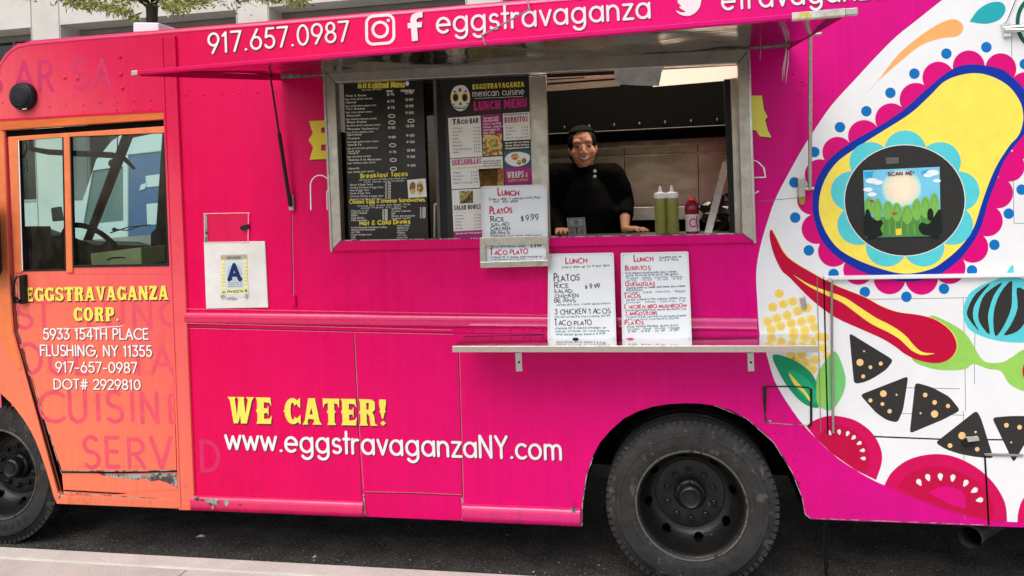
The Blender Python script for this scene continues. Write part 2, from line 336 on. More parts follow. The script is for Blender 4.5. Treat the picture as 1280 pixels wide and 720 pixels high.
def ribbon(mb, pts, w, mp, k, mi, closed=False, round_=True):
    """flat band of width w (photo units) along pts; w may be a list"""
    q = [pts[0]]
    for p in pts[1:]:
        if (p[0]-q[-1][0])**2+(p[1]-q[-1][1])**2 > 1e-6: q.append(p)
    if closed and len(q) > 2 and (q[0][0]-q[-1][0])**2+(q[0][1]-q[-1][1])**2 < 1e-5: q.pop()
    if not closed and not isinstance(w, list) and len(q) > 2:         # sharp corners: separate strokes
        for i in range(1, len(q)-1):
            ux, uy = q[i][0]-q[i-1][0], q[i][1]-q[i-1][1]; vx, vy = q[i+1][0]-q[i][0], q[i+1][1]-q[i][1]
            if (ux*vx+uy*vy) < .55*math.hypot(ux, uy)*math.hypot(vx, vy):
                ribbon(mb, q[:i+1], w, mp, k, mi, False, round_); ribbon(mb, q[i:], w, mp, k+.00006, mi, False, round_); return
    n = len(q)
    if n < 2: q = [q[0], (q[0][0]+w*.02, q[0][1])]; n = 2; closed = False
    vs = []; ws = w if isinstance(w, list) else [w]*n
    for i in range(n):
        a = q[i-1] if (i or closed) else q[i]; b = q[(i+1) % n] if (i < n-1 or closed) else q[i]
        c = q[i]
        def nrm(p, r):
            dx, dy = r[0]-p[0], r[1]-p[1]; l = math.hypot(dx, dy) or 1; return (-dy/l, dx/l)
        n1 = nrm(a, c) if a != c else nrm(c, b); n2 = nrm(c, b) if b != c else n1
        nx, ny = n1[0]+n2[0], n1[1]+n2[1]; l2 = (nx*nx+ny*ny) or 1e-6
        f = min(2.0/l2, 1.15)                       # mitre, limited
        h = ws[i]/2
        vs.append(((c[0]+nx*f*h, c[1]+ny*f*h), (c[0]-nx*f*h, c[1]-ny*f*h)))
    V = [mp(p[0], p[1], k) for pr in vs for p in pr]; Fs = []
    for i in range(n if closed else n-1):
        j = (i+1) % n
        Fs.append((2*i, 2*j, 2*j+1, 2*i+1))
    mb.add(V, Fs, mi)
    if round_ and not closed:
        for i, j in ((0, 1), (n-1, n-2)):
            c, d = q[i], q[j]; a0 = math.atan2(c[1]-d[1], c[0]-d[0]); h = ws[i]/2
            cap = [(c[0]+h*math.cos(a0+math.pi*(t/6-.5)), c[1]+h*math.sin(a0+math.pi*(t/6-.5))) for t in range(7)]
            mb.add([mp(p[0], p[1], k) for p in cap], [tuple(range(7))], mi)
def write(mb, s, p0, p1, h, mp, k=.001, w=.12, mi=0, jit=0, lean=.035, track=TRACK, fit=True, adv=1.0):
    """text s with its baseline from p0 to p1 (photo units), capitals h high, pen w*h wide; mp maps to the surface"""
    tot = text_units(s, track); dx, dy = p1[0]-p0[0], p1[1]-p0[1]; x = 0
    cap_small = h < 6
    for ci, c in enumerate(s):
        a, strokes = G[c]
        jx, jy, jr, js = (random.uniform(-jit, jit)*.5, random.uniform(-jit, jit)*.5, random.uniform(-jit, jit)*.8, 1+random.uniform(-jit, jit)) if jit else (0, 0, 0, 1)
        for si, st in enumerate(strokes):
            pts = []
            for (u, v) in st:
                v2 = v*js+jy; u2 = u+jx+jr*v
                t = (x+u2)/tot
                pts.append((p0[0]+dx*t-lean*h*v2, p0[1]+dy*t-h*v2))
            closed = len(st) > 6 and st[0] != st[-1] and abs(st[0][0]-st[-1][0])+abs(st[0][1]-st[-1][1]) < 1e-6 or (len(st) > 6 and abs(st[0][0]-st[-1][0])+abs(st[0][1]-st[-1][1]) < 1e-6)
            if h < 3.5 and closed and len(pts) > 9: pts = pts[::2]+([pts[-1]] if (len(pts)-1) % 2 else [])
            ribbon(mb, pts, w*h, mp, k+.00012*((si+ci) % 4), mi, closed, round_=not cap_small)
        x += a+track
# heavy spiked fairground letters: polygons in a box, y up
def stem(x0, x1, l=1, r=1):
    o = [(x0-.05, 0), (x1+.05, 0), (x1, .12)]
    if r: o += [(x1, .42), (x1+.06, .5), (x1, .58)]
    o += [(x1, .88), (x1+.05, 1), (x0-.05, 1), (x0, .88)]
    if l: o += [(x0, .58), (x0-.06, .5), (x0, .42)]
    return o+[(x0, .12)]
def bowl(cx, rx, hw, a0, a1, cy=.5, ry=.5, n=14, hy=.17):
    o = [(cx+rx*math.cos(R(a0+(a1-a0)*i/n)), cy+ry*math.sin(R(a0+(a1-a0)*i/n))) for i in range(n+1)]
    i_ = [(cx+(rx-hw)*math.cos(R(a1+(a0-a1)*i/n)), cy+(ry-hy)*math.sin(R(a1+(a0-a1)*i/n))) for i in range(n+1)]
    return o+i_
H = {
'E': (.74, [stem(.06,.36,1,0), [(.36,1),(.66,1),(.7,.68),(.6,.8),(.36,.82)], [(.36,.6),(.5,.58),(.56,.7),(.56,.3),(.5,.42),(.36,.4)], [(.36,0),(.66,0),(.7,.32),(.6,.2),(.36,.18)]]),
'G': (.8, [bowl(.38,.37,.27,40,320), [(.42,.46),(.8,.46),(.76,.38),(.76,0),(.66,.06),(.5,.04),(.5,.36)], [(.03,.56),(-.04,.5),(.03,.44)], [(.6,.92),(.72,1),(.72,.64),(.58,.74)]]),
'S': (.72, [bowl(.35,.33,.24,20,285,.73,.27,12,.12), bowl(.35,.35,.25,105,-165,.28,.28,12,.12), [(.56,.88),(.68,1),(.68,.66),(.54,.76)], [(.14,.14),(.02,0),(.02,.36),(.16,.26)]]),
'T': (.74, [stem(.23,.51), [(.0,1.0),(.22,1),(.22,.82),(.1,.8),(.02,.64)], [(.52,1),(.74,1),(.72,.64),(.64,.8),(.52,.82)]]),
'R': (.82, [stem(.06,.34,1,0), [(.34,1),(.6,.99),(.72,.88),(.72,.62),(.6,.5),(.34,.46),(.34,.6),(.44,.62),(.46,.86),(.34,.87)], [(.36,.46),(.6,.5),(.68,.36),(.7,.1),(.82,.0),(.5,0),(.46,.36)]]),
'A': (.84, [[(-.02,0),(.24,0),(.2,.1),(.46,.84),(.42,1),(.26,1),(.08,.14)], [(.42,0),(.84,0),(.74,.14),(.56,1),(.42,1),(.36,.8),(.5,.12)], [(.22,.22),(.5,.2),(.44,.38),(.28,.4)]]),
'V': (.8, [[(-.02,1),(.36,1),(.32,.9),(.44,.2),(.44,0),(.34,0),(.08,.86)], [(.46,1),(.82,1),(.72,.88),(.5,0),(.42,0),(.4,.16),(.52,.9)]]),
'N': (.82, [stem(.06,.24,1,0), [(.06,1),(.3,1),(.72,.16),(.74,0),(.52,0),(.08,.86)], stem(.56,.74,0,1)]),
'Z': (.72, [[(.04,1),(.66,1),(.66,.86),(.34,.18),(.02,.14),(.02,.0),(.1,0),(.36,.82),(.16,.82),(.06,.64)], [(.02,0),(.66,0),(.7,.36),(.58,.18),(.32,.18),(.04,.14)], [(.34,.84),(.66,.86),(.32,.14),(.02,.14)]]),
'C': (.76, [bowl(.38,.37,.27,40,320), [(.03,.56),(-.04,.5),(.03,.44)], [(.6,.92),(.72,1),(.72,.62),(.58,.72)], [(.6,.08),(.72,.0),(.72,.36),(.58,.26)]]),
'O': (.82, [bowl(.39,.39,.27,0,180), bowl(.39,.39,.27,180,360), [(.02,.56),(-.05,.5),(.02,.44)], [(.76,.56),(.83,.5),(.76,.44)]]),
'P': (.76, [stem(.06,.34,1,0), [(.34,1),(.6,.99),(.72,.88),(.72,.54),(.6,.4),(.34,.36),(.34,.52),(.44,.54),(.46,.84),(.34,.86)]]),
'W': (1.16, [[(-.02,1),(.34,1),(.3,.9),(.38,.28),(.4,0),(.22,0),(.08,.86)], [(.38,1),(.68,1),(.66,.9),(.46,.1),(.4,.0),(.36,.2),(.46,.9)], [(.54,1),(.72,1),(.7,.9),(.76,.3),(.72,0),(.54,0),(.5,.5)], [(.8,1),(1.16,1),(1.06,.88),(.8,0),(.7,.0),(.74,.3),(.88,.9)]]),
'!': (.36, [[(.04,1),(.32,1),(.34,.86),(.28,.6),(.32,.54),(.26,.5),(.2,.28),(.14,.28),(.08,.5),(.02,.54),(.08,.6),(.02,.86)], [(.06,.1),(.18,.2),(.3,.1),(.18,0)]]),
'.': (.3, [[(.04,.1),(.15,.2),(.26,.1),(.15,0)]]),
'L': (.7, [stem(.06,.36,1,1), [(.36,0),(.64,0),(.68,.4),(.58,.2),(.36,.18)]]),
'U': (.8, [[(0,1),(.34,1),(.3,.88),(.3,.24),(.4,.16),(.4,0),(.2,.02),(.05,.2),(.05,.88)], [(.44,1),(.78,1),(.73,.88),(.73,.2),(.58,.02),(.4,0),(.4,.16),(.5,.24),(.5,.88)]]),
'H': (.84, [stem(.06,.32,1,0), stem(.52,.78,0,1), [(.32,.6),(.52,.6),(.52,.4),(.32,.4)]]),
'M': (1.04, [stem(.06,.26,1,0), stem(.76,.98,0,1), [(.1,1),(.34,1),(.54,.4),(.5,.2),(.44,.2)], [(.68,1),(.9,1),(.58,.2),(.5,.2),(.48,.4)]]),
'B': (.78, [stem(.06,.34,1,0), [(.34,1),(.58,1),(.68,.9),(.68,.62),(.6,.53),(.34,.53),(.34,.62),(.44,.64),(.44,.86),(.34,.87)], [(.34,.53),(.6,.53),(.73,.42),(.73,.1),(.6,0),(.34,0),(.34,.13),(.46,.15),(.46,.4),(.34,.42)]]),
'I': (.46, [stem(.08,.38)]), 'Q': (.84, [bowl(.39,.39,.27,0,180), bowl(.39,.39,.27,180,360), [(.4,.2),(.56,.26),(.82,-.1),(.6,-.08)]]),
'D': (.8, [stem(.06,.34,1,0), [(.34,1),(.58,.98),(.76,.8),(.76,.2),(.58,.02),(.34,0),(.34,.16),(.46,.22),(.46,.78),(.34,.84)]]),
'&': (.8, [bowl(.36,.28,.18,0,180,.74,.26), bowl(.36,.28,.18,180,360,.74,.26), bowl(.36,.36,.22,0,180,.27,.27), bowl(.36,.36,.22,180,360,.27,.27)]),
' ': (.4, []),
}
def western(mb, s, p0, p1, h, mp, k=.001, mi=0, lean=.03, shadow=None, track=.07, sh=(1.3, 1.6)):
    tot = sum(H[c][0]+track for c in s)-track; dx, dy = p1[0]-p0[0], p1[1]-p0[1]
    for ps in ([(sh, shadow, k*.4)] if shadow is not None else [])+[((0, 0), mi, k)]:
        (ox, oy), mm, kk = ps; x = 0
        for ci, c in enumerate(s):
            a, polys = H[c]
            for pi, pl in enumerate(polys):
                lp = [(p0[0]+dx*(x+u)/tot-lean*h*v+ox, p0[1]+dy*(x+u)/tot-h*v+oy) for u, v in pl]
                mb.poly([lp], mp, 0, mm, kk+.0001*(pi % 4))
            x += a+track
def write_sh(mb, s, p0, p1, h, mp, k, w, mi, shadow, off=(1.2, 1.3), **kw):
    write(mb, s, (p0[0]+off[0], p0[1]+off[1]), (p1[0]+off[0], p1[1]+off[1]), h, mp, k*.4, w, shadow, **kw)
    write(mb, s, p0, p1, h, mp, k, w, mi, **kw)
# ---------------------------------------------------------------- colours
PINK0, PINK1, PINK2 = (.70, .004, .075), (.74, .002, .13), (.66, .002, .20)
ORANGE, CORAL = (.90, .16, .035), (.84, .045, .075)
M = {}
M['box_paint'] = paint('pink_wrap', [(0, (.70, .0005, .072)), (.3, (.74, .0005, .118)), (.62, (.73, .0005, .170)), (1, (.64, .0005, .225))], 1, -.10, -3.05, 1.1)
BOXS = [(0, (.70, .0005, .072)), (.3, (.74, .0005, .118)), (.62, (.73, .0005, .170)), (1, (.64, .0005, .225))]
M['edge_paint'] = paint('glossy_rolled_edge', [(p, (c[0], .012, c[2]+.02)) for p, c in BOXS], 1, -.10, -3.05, 1.1, rough=.2, spec=.75)
M['cab_paint'] = paint('orange_to_pink_wrap', [(0, (.86, .225, .105)), (.35, (.84, .165, .11)), (.62, (.79, .095, .12)), (.82, (.68, .014, .078)), (1, (.62, .002, .062))], 1, 1, -3.6, .4)
M['orange'] = mat('orange_frame_paint', (.84, .205, .065), .38, noise=.2, nscale=14, wear=((.25, .08, .03), 30, .68))
M['white'] = mat('white_wrap', (.82, .82, .84), .32, noise=.07, nscale=5, bump=.15, bscale=3, wear=((.45, .44, .42), 26, .72))
M['steel'] = mat('brushed_steel', (.50, .46, .42), .30, 1, noise=.22, nscale=9, nstretch=(.6, 6, 6), bump=.06, bscale=30)
M['steel_dull'] = mat('dull_aluminium', (.55, .51, .46), .42, 1, noise=.25, nscale=16, bump=.12, bscale=30, wear=((.10, .09, .08), 22, .66))
M['steel_wavy'] = mat('wavy_polished_steel', (.38, .35, .31), .13, 1, noise=.5, nscale=5, bump=.55, bscale=4, nstretch=(.7, 1.6, 1.6))
M['steel_bright'] = mat('bright_steel', (.66, .65, .63), .30, 1, noise=.05, nscale=20)
M['steel_mirror'] = mat('mirror_steel_shelf', (.68, .66, .65), .10, 1, noise=.12, nscale=12, bump=.04, bscale=20)
M['chrome'] = mat('chrome', (.75, .74, .72), .15, 1, noise=.2, nscale=30)
M['black'] = mat('black_plastic', (.009, .009, .010), .45, spec=.3, noise=.3, nscale=20)
M['black_matt'] = mat('flat_black', (.005, .005, .005), .9, spec=.03)  # plain matt black for gaps, hood, chassis and cab fittings
M['seam'] = mat('dark_seam_gap', (.06, .005, .015), .8)  # dark red line colour of the sheet joints
M['seam_grey'] = mat('grey_seam', (.16, .15, .15), .7)
M['rubber'] = mat('tyre_rubber', (.032, .031, .030), .7, spec=.3, noise=.45, nscale=12, bump=.3, bscale=120, wear=((.085, .08, .072), 9, .57))
M['rim'] = mat('dusty_black_rim', (.011, .0107, .0104), .40, spec=.35, noise=.5, nscale=18, bump=.15, bscale=60, wear=((.10, .085, .07), 14, .62))
M['rim_edge'] = mat('worn_rim_edge', (.20, .19, .175), .4, .7, noise=.5, nscale=30, wear=((.05, .04, .035), 30, .55))
M['decal_shadow'] = mat('dark_letter_edge', (.10, .004, .02), .5)
M['letter_white'] = mat('white_vinyl', (.86, .85, .84), .4, noise=.06, nscale=20)
M['letter_yellow'] = mat('yellow_vinyl', (.90, .76, .10), .4, noise=.08, nscale=20)
M['letter_gold'] = mat('gold_vinyl', (.80, .60, .02), .4, noise=.08, nscale=20)
M['ghost'] = mat('magenta_ghost_letters', (.79, .075, .12), .4, noise=.2, nscale=12)
M['ghost2'] = mat('crimson_ghost_letters', (.62, .012, .11), .4, noise=.2, nscale=12)
M['chip'] = mat('bare_chipped_metal', (.42, .40, .37), .6, noise=.6, nscale=25, wear=((.06, .045, .04), 20, .5))
M['paper'] = mat('white_paper', (.78, .77, .73), .7, noise=.06, nscale=12)
M['acrylic'] = glass('clear_acrylic', (1, 1, 1), .05, .06, flat_=True)
M['win_glass'] = glass('green_tinted_glass', (.64, .88, .85), .01, .05, dirt=.05)
M['serv_glass'] = glass('serving_glass', (.80, .80, .78), .02, .06, dirt=.05)
M['ws_glass'] = glass('windshield_glass', (.86, .96, .93), .01, .05, dirt=.03)
M['int_dark'] = mat('dark_cab_trim', (.010, .011, .011), .6, spec=.15, noise=.3, nscale=10)
M['int_grey'] = mat('grey_cab_trim', (.12, .117, .11), .6, spec=.2, noise=.3, nscale=6)
def C(name, col, **kw):
    if name not in M: M[name] = mat(name, col, kw.pop('rough', .38), **({'noise': .10, 'nscale': 14, 'spec': .2, 'wear': ((.62, .60, .58), 34, .74)} | kw))
    return M[name]
m_navy = C('navy_wrap', srgb(12, 48, 160)); m_yel = C('avocado_yellow_wrap', srgb(250, 226, 92)); m_teal = C('teal_wrap', srgb(88, 203, 212))
m_mag = C('magenta_wrap', srgb(214, 0, 118)); m_blue = C('blue_wrap', srgb(8, 112, 188)); m_dk = C('charcoal_wrap', srgb(50, 49, 48))
m_red = C('chili_red_wrap', srgb(190, 2, 58)); m_red2 = C('tomato_red_wrap', srgb(206, 0, 88)); m_red3 = C('deep_tomato_wrap', srgb(190, 0, 66)); m_green = C('lime_green_wrap', srgb(150, 203, 92))
m_g1 = C('leaf_green_wrap', srgb(22, 150, 106)); m_g2 = C('mid_green_wrap', srgb(30, 178, 122)); m_g3 = C('light_leaf_wrap', srgb(118, 200, 118)); m_or = C('orange_brush_wrap', srgb(243, 174, 104))
m_corn = C('corn_yellow_wrap', srgb(246, 218, 86)); m_corn2 = C('corn_gold_wrap', srgb(238, 200, 120)); m_tl2 = C('deep_teal_wrap', srgb(38, 168, 178)); m_dot = C('cream_dot_wrap', srgb(245, 196, 140)); m_dgr = C('dark_green_wrap', srgb(16, 96, 80))

# ================================================================ GROUND
mb = MB(); mb.box((-90, -.27, -.3), (60, 60, 0)); tag(mb.build('road', mat('asphalt', (.052, .049, .046), .9, spec=.15, noise=.6, nscale=5, bump=1.0, bscale=60, wear=((.20, .18, .16), 60, .56)), at=(0, 0, 0)), kind='structure')
mb = MB(); mb.box((-90, -.41, -.3), (60, -.255, .165)); tag(mb.build('kerb', mat('kerb_stone', (.585, .59, .535), .8, noise=.2, nscale=5, bump=.5, bscale=70, wear=((.22, .20, .18), 20, .66)), at=(0, 0, 0), bevel=.02), kind='structure')
mb = MB()
for i in range(-40, 30):
    mb.box((i*1.5+.4, -6, -.3), (i*1.5+1.893, -.413, .163))
tag(mb.build('sidewalk', mat('sidewalk_concrete', (.53, .52, .47), .85, noise=.2, nscale=4, bump=.5, bscale=90, wear=((.2, .18, .16), 18, .68)), at=(0, 0, 0)), kind='structure')
mb = MB(); mb.box((-90, 10.2, -.3), (60, 14, .15)); tag(mb.build('far_sidewalk', mat('far_concrete', (.42, .40, .38), .85, noise=.15, nscale=3), at=(0, 0, 0)), kind='structure')

# grit, pebbles and paper flecks swept along the gutter
mb = MB(); rg = random.Random(3)
for i in range(2600):
    x = rg.uniform(-4.6, 2.4); y = -.25+abs(rg.gauss(0, .30)); r = rg.choice((.002, .0025, .003, .003, .004, .005, .007)); mi = rg.choice((0, 0, 0, 1, 1, 2))
    a = rg.uniform(0, 3); c = Vector((x, y, .001)); e = [Vector((math.cos(a+k*1.57)*r*rg.uniform(.6, 1.3), math.sin(a+k*1.57)*r*rg.uniform(.6, 1.3), r*rg.uniform(.1, .5))) for k in range(4)]
    mb.add([c+v for v in e]+[c+Vector((0, 0, r*.9))], [(0, 1, 4), (1, 2, 4), (2, 3, 4), (3, 0, 4)], mi)
tag(mb.build('gutter_grit', [mat('grey_grit', (.16, .15, .14), .9), mat('brown_grit', (.10, .075, .05), .9), mat('pale_grit', (.5, .48, .45), .9)], at=(0, 0, 0)), 'scattered grit and paper flecks on the asphalt along the kerb', 'grit', kind='stuff')
def fleck(label, u, v, Y, w, h, col):
    c = P(u, v, Y); c.z = .004; m_ = MB(); m_.add([c+Vector((-w, -h, 0)), c+Vector((w*.8, -h*.6, .002)), c+Vector((w, h, .001)), c+Vector((w*.1, h*.5, .012)), c+Vector((-w*.7, h*.8, .003))], [(0, 1, 2, 3, 4)])
    tag(m_.build('paper_scrap', mat('scrap_'+label.split()[0], col, .8), at=tuple(c)), label, 'litter')
fleck('white paper scrap on the asphalt under the cab sill', 250, 655, .35, .03, .012, (.6, .6, .58)); fleck('pale paper scrap on the asphalt by the kerb below the web address', 467, 697, -.1, .025, .02, (.5, .47, .42)); fleck('tiny grey paper scrap under the pink skirt near its step', 392, 663, .15, .012, .012, (.45, .45, .45))

# ================================================================ FOOD TRUCK
TR = (-1.6, 1.1, 0)
truck = tag(empty('food_truck', TR), 'pink and orange food truck parked at the kerb with raised awning and painted vegetables', 'food truck')
RX = 2.95; ZB, ZBR, ZR = .322, .405, 3.195
S = flat(0)
arch_r = [(1013,647),(1006,642),(1003,623),(998,605),(990,590),(979,570),(967,553),(951,537),(933,523),(914,513),(893,507),(875,504.5),(857,504),(837,505),(817,508),(798,514),(780,523),(764,537),(750,553),(740,572),(733,593),(729.5,612),(728,627)]
AR = [P(*p) for p in arch_r]
AF = [P(*p) for p in [(71,629),(67,620),(62,602),(57,585),(51,568),(45,552),(38,538),(30,525),(15,505),(0,491),(-25,480)]]
wxf = -4.30
AF2 = [Vector((2*wxf-p.x, 0, p.z)) for p in reversed(AF[:-1])]
XB, ZBt, XT, ZT = -5.37, 1.64, -4.80, 2.86           # windscreen foot and head
side = [(RX, ZBR), (P(1013,647).x, ZBR)] + [(p.x, p.z) for p in AR[1:]] + [(P(727,657).x, ZB), (AF[0].x, ZB)] + [(p.x, p.z) for p in AF[1:]] + [(p.x, p.z) for p in AF2[:-1]] + \
       [(AF2[-1].x, ZB), (-6.1, ZB+.1), (-6.1, 1.0), (-5.98, 1.42), (-5.85, 1.53), (XB, ZBt), (XT, ZT), (-4.62, 2.95), (-4.3, 3.02), (-4.06, 3.06), (P(7,67).x, P(7,67).z), (P(22,54).x, P(22,54).z), (P(37,52).x, ZR-.02), (RX-.05, ZR-.02), (RX, ZR-.07)]
def pv(pts, Y): return [Vector((x, Y, z)) for x, z in pts]
DOOR = [(6,163),(205,148),(207,160),(214,340),(222,600),(224,613),(80,623),(72,616),(42,505),(17,415),(12,345)]
WIN = [(418,96),(928,74),(935,297),(424,306)]
hole_d = [P(*p) for p in DOOR]; hole_w = [P(*p) for p in WIN]
cutx = P(212, 300).x                                            # the joint between cab and box
# box and cab side sheets
def split(poly, x, keep_right):                                 # clip an outline (x,z) at a vertical line
    out = []
    n = len(poly)
    for i in range(n):
        a, b = poly[i], poly[(i+1) % n]
        ia, ib = (a[0] >= x) == keep_right, (b[0] >= x) == keep_right
        if ia: out.append(a)
        if ia != ib:
            t = (x-a[0])/(b[0]-a[0]); out.append((x, a[1]+(b[1]-a[1])*t))
    return out
box_o = split(side, -2.86, True); cab_o = split(side, -2.86, False)
mb = MB(); mb.poly3([pv(box_o, 0), hole_w], .035)
body = mb.build('body', M['box_paint'], truck)
body['_o'] = TR
mb = MB(); mb.poly3([pv(cab_o, 0), hole_d], .035)
mb.build('cab_body', M['cab_paint'], truck)
# far side, front and rear skins
mb = MB()
far_hole = [P(*p, 2.25) for p in [(103,301),(163,172),(206,163),(201,292)]]
mb.poly3([pv(side, 2.25), far_hole], .035)
RF = [(-4.80, 2.86), (-4.62, 2.95), (-4.3, 3.02), (-4.06, 3.06), (P(7,67).x, P(7,67).z), (P(22,54).x, P(22,54).z), (P(37,50).x, ZR-.01)]
for a, b in zip(RF[:-1], RF[1:]): mb.add([(a[0], .0, a[1]), (b[0], .0, b[1]), (b[0], 2.28, b[1]), (a[0], 2.28, a[1])], [(0, 1, 2, 3)])
NF = [(-6.1, ZB+.1), (-6.1, 1.0), (-5.98, 1.42), (-5.85, 1.53), (XB, ZBt)]
for a, b in zip(NF[:-1], NF[1:]): mb.add([(a[0], .0, a[1]), (b[0], .0, b[1]), (b[0], 2.28, b[1]), (a[0], 2.28, a[1])], [(0, 1, 2, 3)])
mb.box((RX-.03, .04, ZBR), (RX-.005, 2.24, ZR-.1))
mb.build('outer_shell', M['cab_paint'], truck)
# roof with its rolled edge
x0, x1 = P(22, 54).x, RX-.02
CAPF = [P(-2, 84), P(2, 75), P(7, 67), P(13, 60), P(22, 54), P(37, 50.3)]
mb = MB()
prof = [(-.0005, ZR-.030), (-.0025, ZR-.029), (-.003, ZR-.026)]+[(.024-.027*math.cos(R(a)), ZR-.024+.026*math.sin(R(a))) for a in (0, 14, 28, 45, 62, 78, 90)]+[(.3, ZR+.02), (1.14, ZR+.05), (1.98, ZR+.02), (2.25, ZR), (2.29, ZR-.06), (2.29, ZR-.1)]
n = len(prof); xs = [(p.x, p.z-ZR) for p in CAPF]+[(P(37,50).x+(x1-P(37,50).x)*i/12, 0) for i in range(1, 13)]
vs = []
for i, (x, dz) in enumerate(xs):
    for (y, z) in prof:
        vs.append((x, y, z+dz+random.uniform(-.002, .002)))
mb.add(vs, [(i*n+j, (i+1)*n+j, (i+1)*n+j+1, i*n+j+1) for i in range(len(xs)-1) for j in range(n-1)])
mb.build('roof', M['edge_paint'], truck, smooth=True)
mb = MB(); mb.poly([[(166,27.5),(198,28),(198,40),(166,41)]], flat(.35), .4); mb.build('roof_vent', M['white'], truck, bevel=.01)
# thin drip seam under the rolled edge, folded joints, rails, posts
def rail(p0, p1, h0, h1, depth, name, mt, Y=0, nn=9, bev=0):
    """half-round bar between photo points, from h0 below to h1 above (metres)"""
    a, b = P(*p0, Y), P(*p1, Y); mb = MB(); vs = []
    zs = (h0+h1)/2; c = (h1-h0)/2
    k = 14
    for i in range(k+1):
        q = a.lerp(b, i/k); e = random.uniform(-.0015, .0015)
        for j in range(nn):
            an = math.pi*j/(nn-1)
            vs.append((q.x, Y-.001-depth*math.sin(an)**.6+e, q.z+c-zs+ (h1-c) *0 - h0*0 + c*math.cos(an)-c+zs))
    fs = [(i*nn+j, i*nn+j+1, (i+1)*nn+j+1, (i+1)*nn+j) for i in range(k) for j in range(nn-1)]
    fs += [tuple(range(nn)), tuple(k*nn+j for j in reversed(range(nn)))]
    mb.add(vs, fs); return mb.build(name, mt, truck, smooth=True)
rail((233,397), (946,405), -.035, .035, .022, 'belt_rail', M['edge_paint'])
rail((241,628), (455,636), -.045, .045, .028, 'skirt_rail', M['edge_paint'])
rail((579,640), (726,646), -.050, .050, .030, 'skirt_rail', M['edge_paint'])
# corner post with raised edges
mb = MB(); mb.poly([[(201,46),(217,44.5),(229,340),(241,638),(224,638),(212,340)]], flat(-.012), .014)
mb.build('corner_post', M['cab_paint'], truck, bevel=.004)
mb = MB()
for e in ([(200,46),(203,46),(226,638),(223.5,638)], [(215,44),(218.5,44),(243,638),(240,638)]): mb.poly([e], flat(-.018), .02)
mb.build('post_edge', M['cab_paint'], truck, bevel=.004)
# seams between sheets (fine raised or sunken lines)
def lines(name, segs, mt, w=1.0, k=.0012, Y=0):
    mb = MB()
    for s in segs: ribbon(mb, s, w, flat(Y), k, 0, round_=False)
    return mb.build(name, mt, truck)
lines('panel_seam', [[(442,418),(447,520),(453.5,645)], [(573,441),(576,540),(578.5,651)], [(455,616),(515,617),(577,620)], [(233,409),(442,414),(680,418)], [(364,268),(366,372)], [(985,60),(986,75)]], M['seam'], .9)
lines('panel_seam', [[(1204,373),(1206,440),(1207,514)], [(1022,373),(1100,374),(1280,371)], [(1218,480),(1219,380)], [(1102,484),(1200,486)], [(946,252),(1000,247)], [(1264.5,45),(1267.5,279),(1280,279)], [(1100,516),(1205,519)], [(1204,514),(1206,650)]], M['seam_grey'], .7)
lines('lower_hatch_gap', [[(1040,542.5),(1100,546),(1175,549),(1280,550)]], M['black_matt'], 1.8)
lines('rear_hatch_gap', [[(1231,569),(1233.5,610),(1236,656)]], M['black_matt'], 2.4, k=.0035)
m_sh = mat('pink_edge_highlight', (.80, .20, .30), .4, noise=.5, nscale=14, nstretch=(3, 1, 1))  # bright edge highlights painted as pale pink lines along seams and belt rail
lines('edge_highlight', [[(443.2,418),(448.2,520),(454.6,612)], [(574.3,441),(577.2,540),(579.6,630)], [(455,614.6),(515,615.6),(577,618.6)], [(233,410.2),(442,415.3),(567,418)], [(365.2,268),(367.2,372)]], m_sh, .6, k=.0013)
lines('edge_highlight', [[(232.5,386),(560,391.5),(684,394)], [(866,398),(944,399)], [(233,404),(565,412.6)]], m_sh, .6, k=.0235)
# rivets
mb = MB()
riv = [(232+i*22.5, 119-i*.9) for i in range(6)]+[(3,128),(22,132),(62,133),(82,131),(104,131),(124,128),(146,128),(167,126),(188,125),(146,137),(167,137),(104,139),(188,136),(150,71),(151,93),(153,110),(81,97),(97,98)]
riv += [(655+i*23, 413.5) for i in range(2)]+[(590+i*24, 413) for i in range(4)]+[(990+i*3, 560+i*14) for i in range(4)]+[(1000,117),(1003,102),(992,92),(1005,106)]+[(960+i*9, 541) for i in range(3)]
riv += [(248+i*14, 636.2+i*.52) for i in range(15)]+[(590+i*14, 650.3+i*.35) for i in range(10)]
cb_ = MB()
for (u, v) in riv:
    big = (u, v) in [(150,71),(151,93),(153,110),(81,97),(97,98)]
    c = P(u, v); (cb_ if u < 200 and v < 200 else mb).ball(c, (.013, .010, .013) if big else (.0075, .005, .0075), n=8, m_=6)
rv = mb.build('rivets', M['box_paint'], truck, smooth=True); rv['kind'] = 'stuff'
cb_.build('rivets', M['cab_paint'], truck, smooth=True)['kind'] = 'stuff'
